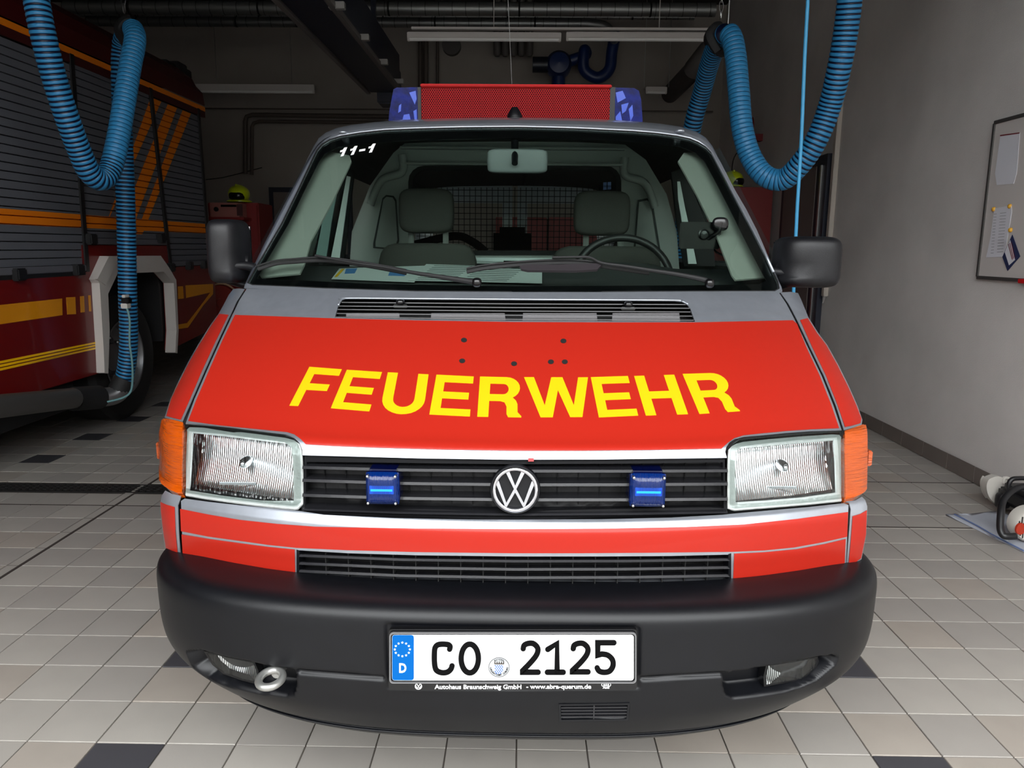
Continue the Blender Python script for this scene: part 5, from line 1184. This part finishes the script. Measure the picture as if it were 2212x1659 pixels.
a, c_ = atY(889, 59, 7.9), atY(1560, 67, 7.9); MB().box(a.x, c_.x, 7.87, 7.93, c_.z, a.z, .004).tube([(a.x+.8, 7.9, a.z), (a.x+.8, 7.9, ZC)], .004, 6).tube([(a.x+2.4, 7.9, a.z), (a.x+2.4, 7.9, ZC)], .004, 6).build('cable_tray', mat('luminaire_white', srgb(205, 200, 196)), None, label='white rail above the row of strip lights', cat='rail')
luminaire(420, 680, 182, 199, 10.6, 'dim strip light low on the back wall left of the van', 'fluorescent strip lights')
luminaire(1395, 1440, 188, 200, 10.6, 'dim strip light behind the right blue beacon', 'fluorescent strip lights')
# dark suction rail
RL = empty('suction_rail', (-1.75, 6.2, 3.3), 'dark navy suction rail running below the ceiling towards the back', 'rail')
NAV = mat('navy_steel', srgb(16, 24, 44), .4); zb_ = atY(795, 200, 9.3).z; xl_ = atY(795, 200, 9.3).x; xr_ = atY(868, 200, 9.3).x
MB().box(xl_+.03, xr_-.02, 3.0, 9.3, zb_, zb_+.42, .01).build('rail_box', NAV, RL)
MB().box(xl_-.015, xl_+.03, 3.0, 9.3, zb_-.02, zb_+.055, .004).build('rail_flange', mat('rail_grey', srgb(120, 116, 112), .5, .3), RL)
MB().box(xr_-.03, xr_+.015, 3.0, 9.3, zb_-.02, zb_+.03, .004).build('rail_flange', MATS['rail_grey'], RL)
MB().box(xl_+.1, xr_-.05, 9.3, 9.6, zb_-.12, zb_+.3, .02).build('end_box', NAV, RL)
for u, v in ((728, 11), (783, 80), (825, 133), (860, 175)):
    P = atX(u, v, xr_+.02); MB().box(P.x-.06, P.x+.06, P.y-.03, P.y+.03, P.z-.03, P.z+.02, .004).build('bracket', mat('bracket_light', srgb(150, 148, 145), .5), RL)
for y in (4.2, 6.5, 8.8): MB().box(xl_+.15, xl_+.2, y, y+.05, zb_+.42, ZC).build('drop_rod', NAV, RL)
# wall pipes and fittings on the back wall
PIP = mat('wall_pipe', srgb(92, 84, 78), .6, .3)
def wpipe(L, rpx, label, name='wall_pipe', m_=PIP, Y=11.15, cat='pipe', grp=None):
    MB().tube([atY(u, v, Y) for u, v in L], rpx/FPX*Y, 12).build(name, m_, None, smooth=True, label=label, cat=cat, group=grp)
wpipe([(920, 90), (920, 300)], 5, 'dark vertical pipe rising behind the red light bar left end')
wpipe([(908, 90), (908, 300)], 4, 'thin pipe left of the dark vertical pipe behind the light bar')
wpipe([(945, 90), (945, 300)], 3, 'thin brown conduit just right of the dark vertical pipe')
wpipe([(430, 234), (1540, 241)], 1.4, 'thin black conduit running along the whole back wall')
wpipe([(530, 375), (530, 262), (533, 252), (545, 248), (860, 252)], 4.5, 'outer bent pipe on back wall left of van')
wpipe([(544, 378), (544, 275), (548, 266), (560, 262), (860, 265)], 3.5, 'inner bent pipe on back wall left of van')
wpipe([(1390, 192), (1500, 192)], 1.2, 'short thin conduit right of the blue beacon', m_=mat('conduit_white', srgb(150, 145, 140), .6))
wpipe([(445, 388), (480, 384), (520, 374), (566, 362)], .9, 'black cable sagging along back wall above left helmet', 'cable', RUBBER, 11.29, 'cable')
for k_ in range(5):
    P = atY(1074+k_*17.5, 100, 11.0); MB().tube([Vector((P.x, P.y, ZC)), P+Vector((0, 0, -.10)), P+Vector((0, 0, -.13))], [.05, .05, .03], 14).build('pipe_stub', mat('stub_grey', srgb(84, 80, 78), .6), None, smooth=True, label=['leftmost grey pipe stub of the row under the strip lights', 'second grey pipe stub from the left under strip lights', 'middle grey pipe stub of the row of five', 'fourth grey pipe stub from the left under strip lights', 'rightmost grey pipe stub, nearest the blue fan'][k_], cat='pipe', group='row of grey pipe stubs')
P = atY(975, 100, 11.2); MB().lathe([(.0, 0), (.13, 0), (.13, .1), (.11, .1)], 'y', P+Vector((0, 0, .02)), 28).build('round_vent', mat('stub_grey', srgb(84, 80, 78)), None, smooth=True, label='round grey vent on back wall below the left strip light', cat='vent')
FN = empty('extraction_fan', atY(1215, 190, 10.8), 'dark blue extraction fan with hose bend on the back wall', 'fan'); BF = mat('fan_blue', srgb(18, 42, 92), .4)
P = atY(1207, 140, 10.8)
MB().lathe([(0, -.16), (.13, -.14), (.17, -.06), (.17, .1), (.1, .14)], 'y', P, 28).build('fan_casing', BF, FN, smooth=True)
MB().lathe([(0, -.3), (.1, -.3), (.1, -.02), (.13, 0)], 'x', P+Vector((-.05, 0, 0)), 20).build('motor', mat('motor_dark', srgb(26, 32, 44), .4), FN, smooth=True)
MB().box(P.x-.04, P.x+.04, 10.8, 11.3, P.z-.03, P.z+.03).build('wall_bracket', BF, FN)
MB().tube([P+Vector((0, 0, -.1)), P+Vector((0, 0, -.5))], .09, 16).build('outlet', BF, FN, smooth=True)
MB().tube(spl([P+Vector((.15, 0, .05)), P+Vector((.35, -.02, .12)), atY(1262, 110, 10.7), atY(1262, 150, 10.7), atY(1290, 168, 10.7), atY(1316, 150, 10.7), atY(1322, 110, 10.7), atY(1330, 70, 10.7)], 8), .075, 16).build('bend', BF, FN, smooth=True)
MB().tube([atY(1545, 100, 9.3), atY(1530, 110, 9.3), atY(1500, 148, 9.4), atY(1506, 143, 9.8), Vector((atY(1498, 150, 9.8).x, 11.3, atY(1498, 150, 9.8).z))], .12, 18).build('grey_duct', mat('stub_grey', srgb(84, 80, 78)), None, smooth=True, label='short grey duct end above the van right of the beacon', cat='duct')
# back door
dz0 = 0; a, c_ = atY(583, 405, 11.28), atY(760, 405, 11.28)
d1 = MB().box(a.x, c_.x, 11.22, 11.31, 0, a.z).build('door_1', mat('door_frame_navy', srgb(34, 38, 52), .5), None, kind='structure', label='door with dark frame on back wall')
MB().box(a.x+.07, c_.x-.07, 11.20, 11.23, .02, a.z-.07).build('door_leaf', mat('door_grey', srgb(118, 108, 104), .6), d1)
MB().box(a.x+.12, a.x+.24, 11.15, 11.2, 1.03, 1.05, .008).build('door_handle', STEEL, d1)
# left red cabinet, charger, helmet, reel
RC = mat('cabinet_red', srgb(120, 16, 16), .5)
def cabinet(x0, x1, y0, y1, z1, label, grp=None):
    t = empty('cabinet', Vector(((x0+x1)/2, (y0+y1)/2, 0)), label, 'cabinet', grp)
    MB().box(x0, x1, y0, y1, .06, z1, .008).build('cabinet_body', RC, t); MB().box(x0+.03, x1-.03, y0+.03, y1-.03, 0, .06).build('plinth', DARK, t)
    xm = (x0+x1)/2
    for xa, xb in ((x0+.015, xm-.004), (xm+.004, x1-.015)):
        d = MB().box(xa, xb, y0-.018, y0, .1, z1-.03, .004).build('cabinet_door', RC, t); MB().box(xb-.05 if xa < xm-.1 else xa+.03, xb-.03 if xa < xm-.1 else xa+.05, y0-.035, y0-.018, z1*.5, z1*.5+.12, .004).build('handle', STEEL, d)
    return t
a, c_ = atY(448, 428, 9.0), atY(558, 440, 9.0); cabinet(a.x, c_.x, 9.0, 9.5, (a.z+c_.z)/2-.02, 'red cabinet by the back wall with a yellow helmet on top')
def helmet(P, s_, label, yaw=0):
    t = empty('helmet', P, label, 'helmet', None); M_ = Matrix.Rotation(yaw, 4, 'Z'); LM = mat('helmet_lime', srgb(196, 214, 20), .3, 0, .5)
    b = MB(); b.sq(P+Vector((0, 0, .11*s_)), .125*s_, .15*s_, .11*s_, .95, .95, 16, M_); b.v = [Vector((v.x, v.y, max(v.z, P.z+.035*s_))) for v in b.v]; b.build('shell', LM, t, smooth='all')
    b = MB(); b.sq(P+Vector((0, 0, .085*s_))+M_@Vector((0, -.05*s_, 0)), .10*s_, .108*s_, .06*s_, .7, .8, 12, M_); b.build('visor', BLKG, t, smooth='all')
    b = MB(); b.lathe([(.13*s_, .0), (.15*s_, .005), (.15*s_, .015), (.12*s_, .03)], 'z', P+Vector((0, 0, .01)), 32, M_); b.build('brim', LM, t, smooth=True)
    b = MB(); b.box(P.x-.01*s_, P.x+.01*s_, P.y-.10*s_, P.y+.12*s_, P.z+.20*s_, P.z+.225*s_, .005); b.build('crest', LM, t)
P = atY(503, 437, 8.95); helmet(Vector((P.x, 9.16, P.z)), .95, 'yellow helmet with black visor on the left red cabinet')
a, c_ = atY(462, 437, 8.85), atY(526, 470, 8.85); ch = empty('charger_unit', Vector(((a.x+c_.x)/2, 8.9, c_.z)), 'pinkish grey control unit under the left helmet', 'device')
MB().box(a.x, c_.x, 8.72, 8.97, c_.z, a.z-.01, .006).build('unit_body', mat('unit_pink', srgb(150, 92, 84), .5), ch)
p, q = atY(477, 442, 8.71), atY(510, 447, 8.71); MB().box(p.x, q.x, 8.705, 8.72, q.z, p.z).build('display', BLKG, ch)
p, q = atY(511, 441, 8.71), atY(524, 466, 8.71); MB().box(p.x, q.x, 8.705, 8.72, q.z, p.z).build('control_panel', mat('dark_red', srgb(60, 24, 24), .5), ch)
P = atY(467, 452, 8.71); MB().lathe([(0, -.01), (.025, -.01), (.025, .01)], 'y', P, 16).build('knob', BLK, ch, smooth=True)
MB().box(a.x-.02, c_.x+.05, 8.72, 8.975, c_.z-.03, c_.z, .003).build('shelf', RC, None, label='dark red shelf board carrying the control unit', cat='shelf')
P = atY(478, 655, 8.2); rl = empty('hose_reel', P-Vector((0, 0, .2)), 'red round hose reel between fire engine and van', 'reel')
MB().lathe([(.0, 0), (.05, 0), (.05, .02), (.19, .03), (.205, .0), (.215, .0), (.215, .12), (.0, .12)], 'y', P, 40, Matrix.Rotation(.9, 4, 'Z')).build('reel_drum', mat('reel_red', srgb(110, 30, 22), .5), rl, smooth=True)
b = MB(); b.tube([P+Matrix.Rotation(.9, 3, 'Z')@Vector((.21*math.cos(t*PI/20), -.005, .21*math.sin(t*PI/20))) for t in range(40)], .01, 8, True); b.build('reel_ring', mat('reel_beige', srgb(170, 140, 110), .5), rl, smooth=True)
MB().box(P.x-.1, P.x+.15, P.y+.05, P.y+.25, 0, P.z-.1).build('reel_stand', RC, rl)
# cabinets at the right
c2a = cabinet(1.86, 2.70, 8.55, 9.1, atY(1620, 404, 8.55).z, 'long red cabinet against the right wall behind the van')
P = atY(1592, 402, 8.6); helmet(Vector((P.x-.02, 8.75, atY(1620, 404, 8.55).z)), .85, 'yellow helmet on the right red cabinet beside the windscreen pillar', .8)
P = atY(1500, 404, 8.75); helmet(Vector((P.x, 8.78, atY(1620, 404, 8.55).z)), .85, 'yellow helmet on the right red cabinet seen through side window', 0)
a = atY(1576, 300, 8.9); cr_ = MB(); cr_.lathe([(.03, -.03), (.12, -.03), (.12, -.02), (.06, -.02), (.06, .02), (.12, .02), (.12, .03), (.03, .03)], 'x', Vector((2.6, 9.3, atY(1576, 275, 9.3).z)), 24)
cr_.box(2.55, 2.76, 9.25, 9.35, atY(1576, 305, 9.3).z, atY(1576, 290, 9.3).z); cr_.build('cable_reel', mat('reel_wine', srgb(120, 16, 24), .5), None, smooth=True, label='small red cable reel on the right wall beside hose', cat='reel')
MB().tube(spl([Vector((2.6, 9.3, atY(1576, 305, 9.3).z)), atY(1586, 340, 9.3), atY(1580, 385, 9.2)], 6), .006, 6).build('cord', RUBBER, None, label='thin dark cord hanging from the red cable reel', cat='cord')
for i, (u0, u1) in enumerate(((1072, 1180), (1185, 1290))):
    a, c_ = atY(u0, 470, 10.9), atY(u1, 500, 10.9); cabinet(a.x, c_.x, 10.7, 11.2, a.z, 'red cabinet seen through the van windows, %s of the pair' % ('left' if i == 0 else 'right'), 'red cabinets at the back wall')

# ------------------------------------------------------------------ right wall: door, trunking, whiteboard
y0, y1 = atX(1786, 500, XR).y, atX(1697, 500, XR).y; zt_ = atX(1792, 334, XR).z
d2 = MB().box(XR-.05, XR, y0-.02, y1+.05, 0, zt_).build('door_2', mat('door_frame_navy', srgb(34, 38, 52)), None, kind='structure', label='grey door with dark frame on the right wall')
MB().box(XR-.055, XR-.045, y0+.22, y1-.03, .01, zt_-.09).build('door_leaf', MATS['door_grey'], d2)
MB().box(XR-.06, XR-.045, y0+.09, y0+.12, .01, zt_-.09).build('frame_strip', STEEL, d2)
MB().box(XR-.11, XR-.08, y0+.26, y0+.42, 1.04, 1.06, .006).build('door_handle', STEEL, d2)
zb2 = atX(1786, 640, XR).z; yt = atX(1805, 400, XR).y
b = MB(); b.box(XR-.04, XR, yt-.03, yt+.03, zb2, ZC, .004); b.build('cable_trunking', mat('trunk_beige', srgb(188, 180, 170), .5), None, label='beige vertical cable trunking on right wall beside the door', cat='trunking')
MB().tube([(XR-.02, yt-.02, zb2), (XR-.03, yt, zb2-.06), (XR-.02, yt+.02, zb2)], .007, 8).build('cable_loop', mat('loop_grey', srgb(160, 158, 154), .5), None, label='short cable loop below the beige trunking', cat='cable', smooth=True)
WB = empty('whiteboard', Vector((XR, 4.0, 1.6)), 'whiteboard with pinned papers on the right wall', 'whiteboard')
yl = (atX(2151, 268, XR).y+atX(2124, 598, XR).y)/2; zt2 = atX(2151, 268, XR).z; zb3 = atX(2124, 598, XR).z; yr_ = yl-1.5
MB().box(XR-.02, XR-.004, yr_, yl, zb3, zt2).build('board', mat('board_white', srgb(212, 206, 202), .3), WB)
FR = mat('frame_alu', srgb(96, 94, 92), .4, .5)
MB().box(XR-.028, XR, yl-.012, yl+.008, zb3, zt2, .002).build('frame', FR, WB); MB().box(XR-.028, XR, yr_, yl, zt2-.006, zt2+.014, .002).build('frame', FR, WB); MB().box(XR-.028, XR, yr_, yl, zb3-.014, zb3+.006, .002).build('frame', FR, WB); MB().box(XR-.028, XR, yr_-.008, yr_+.012, zb3, zt2, .002).build('frame', FR, WB)
MB().box(XR-.045, XR-.02, yl-.72, yl-.42, zb3-.02, zb3+.004, .003).build('red_marker', mat('marker_red', srgb(200, 20, 24), .4), WB)
qp = lambda L: [(2040+x*.259, 230+y*.259) for x, y in L]; pW = planeX(XR-.021, -1)
WP = mat('wall_paper_sheet', srgb(228, 229, 236), .5)
for nm_, L, m_, of, lab, ct in (('pinned_sleeve', [(470, 240), (632, 218), (605, 560), (580, 645), (440, 655), (425, 560)], WP, .002, 'clear sleeve with white sheet pinned high on the whiteboard', 'paper'),
                       ('pinned_list', [(420, 850), (560, 825), (565, 880), (500, 1255), (350, 1258), (385, 1100)], WP, .002, 'long printed list pinned below the sleeve on whiteboard', 'paper'),
                       ('postcard', [(575, 1068), (640, 1250), (535, 1372), (492, 1255)], mat('card_navy', srgb(44, 54, 92), .4), .006, 'navy and white card hanging askew on the whiteboard', 'card')):
    o_ = patch(nm_, [qp(L)], pW, m_, None, step=30, thick=.0015, off=of, label=lab, cat=ct, flatn=True)
    if nm_ == 'pinned_sleeve': patch('red_strip', [qp([(470, 238), (632, 216), (632, 225), (470, 248)])], pW, mat('strip_red', srgb(120, 30, 40), .5), o_, step=40, thick=.001, off=.004, flatn=True)
    if nm_ == 'pinned_list':
        for k_ in range(14):
            y_ = 890+k_*25; decal('printed_line', merge(ribbon([qp([(470-k_*2, y_)])[0], qp([(520-k_*2, y_-4)])[0]], .6), ribbon([qp([(418-k_*2, y_+8)])[0], qp([(440-k_*2, y_+6)])[0]], .6)), pW, LINE, o_, off=.0035, thick=.0003)
    if nm_ == 'postcard':
        patch('card_picture', [qp([(560, 1115), (600, 1280), (550, 1325), (515, 1215)])], pW, WP, o_, step=40, thick=.001, off=.008, flatn=True)
        for k_ in range(3): decal('card_text', ribbon([qp([(548+k_*12, 1150-k_*8)])[0], qp([(580+k_*10, 1275-k_*8)])[0]], 1.4), pW, MATS['strip_red'], o_, off=.0095, thick=.0004)
for i, (x, y) in enumerate(((413, 857), (547, 832), (553, 1030))):
    P = atX(*qp([(x, y)])[0], XR-.022); MB().sq(P, .012, .013, .013, .8, .9, 8).build('magnet', mat('magnet_yellow', srgb(214, 160, 50), .4), None, smooth='all', label=['yellow magnet at the upper left corner of the list', 'yellow magnet at the upper right corner of the list', 'yellow magnet holding the navy card'][i], cat='magnet', group='yellow magnets')

# ------------------------------------------------------------------ chainsaw on a blue cloth
cl = [atZ(2043, 1112, .004), atZ(2158, 1105, .004), Vector((2.70, 3.70, .004)), Vector((2.70, 3.15, .004)), atZ(2260, 1215, .004)]
v, f = tri2d([[(p.x, p.y) for p in cl]], .05); o_ = MB(); nv = len(v)
hz = lambda x, y: .005+.003*math.sin(x*23+y*11)
o_.add([(x, y, hz(x, y)) for x, y in v]+[(x, y, .001) for x, y in v], [tuple(q)[::-1] for q in f]+[tuple(i+nv for i in q) for q in f]+[(e[0], e[1], e[1]+nv, e[0]+nv) for e in boundary(f)])
CLB = mat('cloth_blue', srgb(178, 182, 192), .8, bump=.2, bscale=300)
co = o_.build('blue_cloth', CLB, None, smooth='all', label='light blue cloth spread under the chainsaw by the right wall', cat='cloth')
b = MB(); b.tube(spl([atZ(2062, 1111, .010), atZ(2110, 1135, .012), atZ(2150, 1158, .012), atZ(2212, 1190, .012)], 6), .004, 6); b.build('cloth_hem', mat('cloth_hem', srgb(100, 118, 160), .8), co)
CS = empty('chainsaw', atZ(2200, 1150, .01), 'black chainsaw with white bar guard on blue cloth by right wall', 'chainsaw')
SB = mat('saw_black', srgb(26, 26, 28), .4); SW = mat('saw_white', srgb(190, 186, 178), .5); SO = mat('saw_orange', srgb(170, 48, 22), .5)
Yc = 3.72
q3 = lambda x, y, Y: atY(2020+x*.1447, 1000+y*.1447, Y)
# bar guard: flat scabbard seen from its side
sc = [(760, 185), (905, 172), (1200, 350), (1330, 420), (1330, 640), (950, 640), (775, 525), (710, 430), (688, 320), (705, 235)]
b = MB(); pts2 = [(q3(x, y, 4.05).x, q3(x, y, 4.05).z) for x, y in sc]; b.prism([(p.x, p.y) for p in spl(pts2, 6, True)][:], lambda x, z, w_: Vector((x, 4.0+w_, z)), .045); b.build('bar_guard', SW, CS, smooth=True)
MB().tube([q3(760, 345, 4.08), q3(990, 490, 4.0)], .006, 6).build('guard_slot', BLK, CS)
MB().tube(spl([q3(725, 195, 4.1), q3(690, 260, 4.1), q3(690, 340, 4.1), q3(720, 440, 4.1), q3(770, 520, 4.08)], 6), .006, 8).build('guard_edge', SW, CS, smooth=True)
MB().tube(spl([q3(1020, 305, 4.0), q3(1030, 235, 4.0), q3(1070, 225, 4.0), q3(1130, 250, 4.0)], 6), .01, 8).build('guard_hook', SW, CS, smooth=True)
MB().tube(spl([q3(1115, 440, 3.9), q3(1095, 330, 3.9), q3(1150, 245, 3.9), q3(1260, 228, 3.9), q3(1400, 232, 3.9)], 8), .012, 10).build('hand_guard', SB, CS, smooth=True)
MB().tube(spl([q3(1400, 345, 3.62), q3(1250, 370, 3.62), q3(1110, 450, 3.6), q3(1010, 580, 3.57), q3(985, 720, 3.53), q3(972, 950, 3.49), q3(1000, 1060, 3.47), q3(1060, 1095, 3.46), q3(1200, 1095, 3.46)], 8), .0165, 12).build('front_handle', SB, CS, smooth=True)
b = MB(); bp = q3(1330, 700, 3.9); b.sq(q3(1010, 560, 3.95), .035, .03, .045, .6, .6, 8); b.box(q3(1145, 600, 3.85).x, min(2.73, q3(1145, 600, 3.85).x+.32), 3.55, 4.0, .06, q3(1145, 400, 3.85).z, .03); b.build('saw_body', SB, CS, smooth=True)
x0 = q3(1145, 800, 3.6).x; c0 = q3(1370, 1000, 3.5)
b = MB(); b.lathe([(0, -.02), (.078, -.018), (.085, -.008), (.085, .05), (0, .05)], 'y', Vector((c0.x+.03, 3.52, .098)), 32); b.build('starter_cover', SW, CS, smooth=True)
b = MB()
for k_ in range(13): xx = c0.x-.04+k_*.0118; h = math.sqrt(max(0, .0056-(xx-c0.x-.03)**2)); b.box(xx-.0022, xx+.0022, 3.498, 3.51, .098-h, .098+h)
b.build('cooling_slots', SB, CS, kind='stuff')
MB().lathe([(0, -.030), (.022, -.029), (.024, -.02)], 'y', Vector((q3(1265, 980, 3.5).x, 3.52, q3(1265, 980, 3.5).z)), 24, Matrix.Scale(1.25, 4, (0, 0, 1))).build('round_badge', SO, CS, smooth=True)
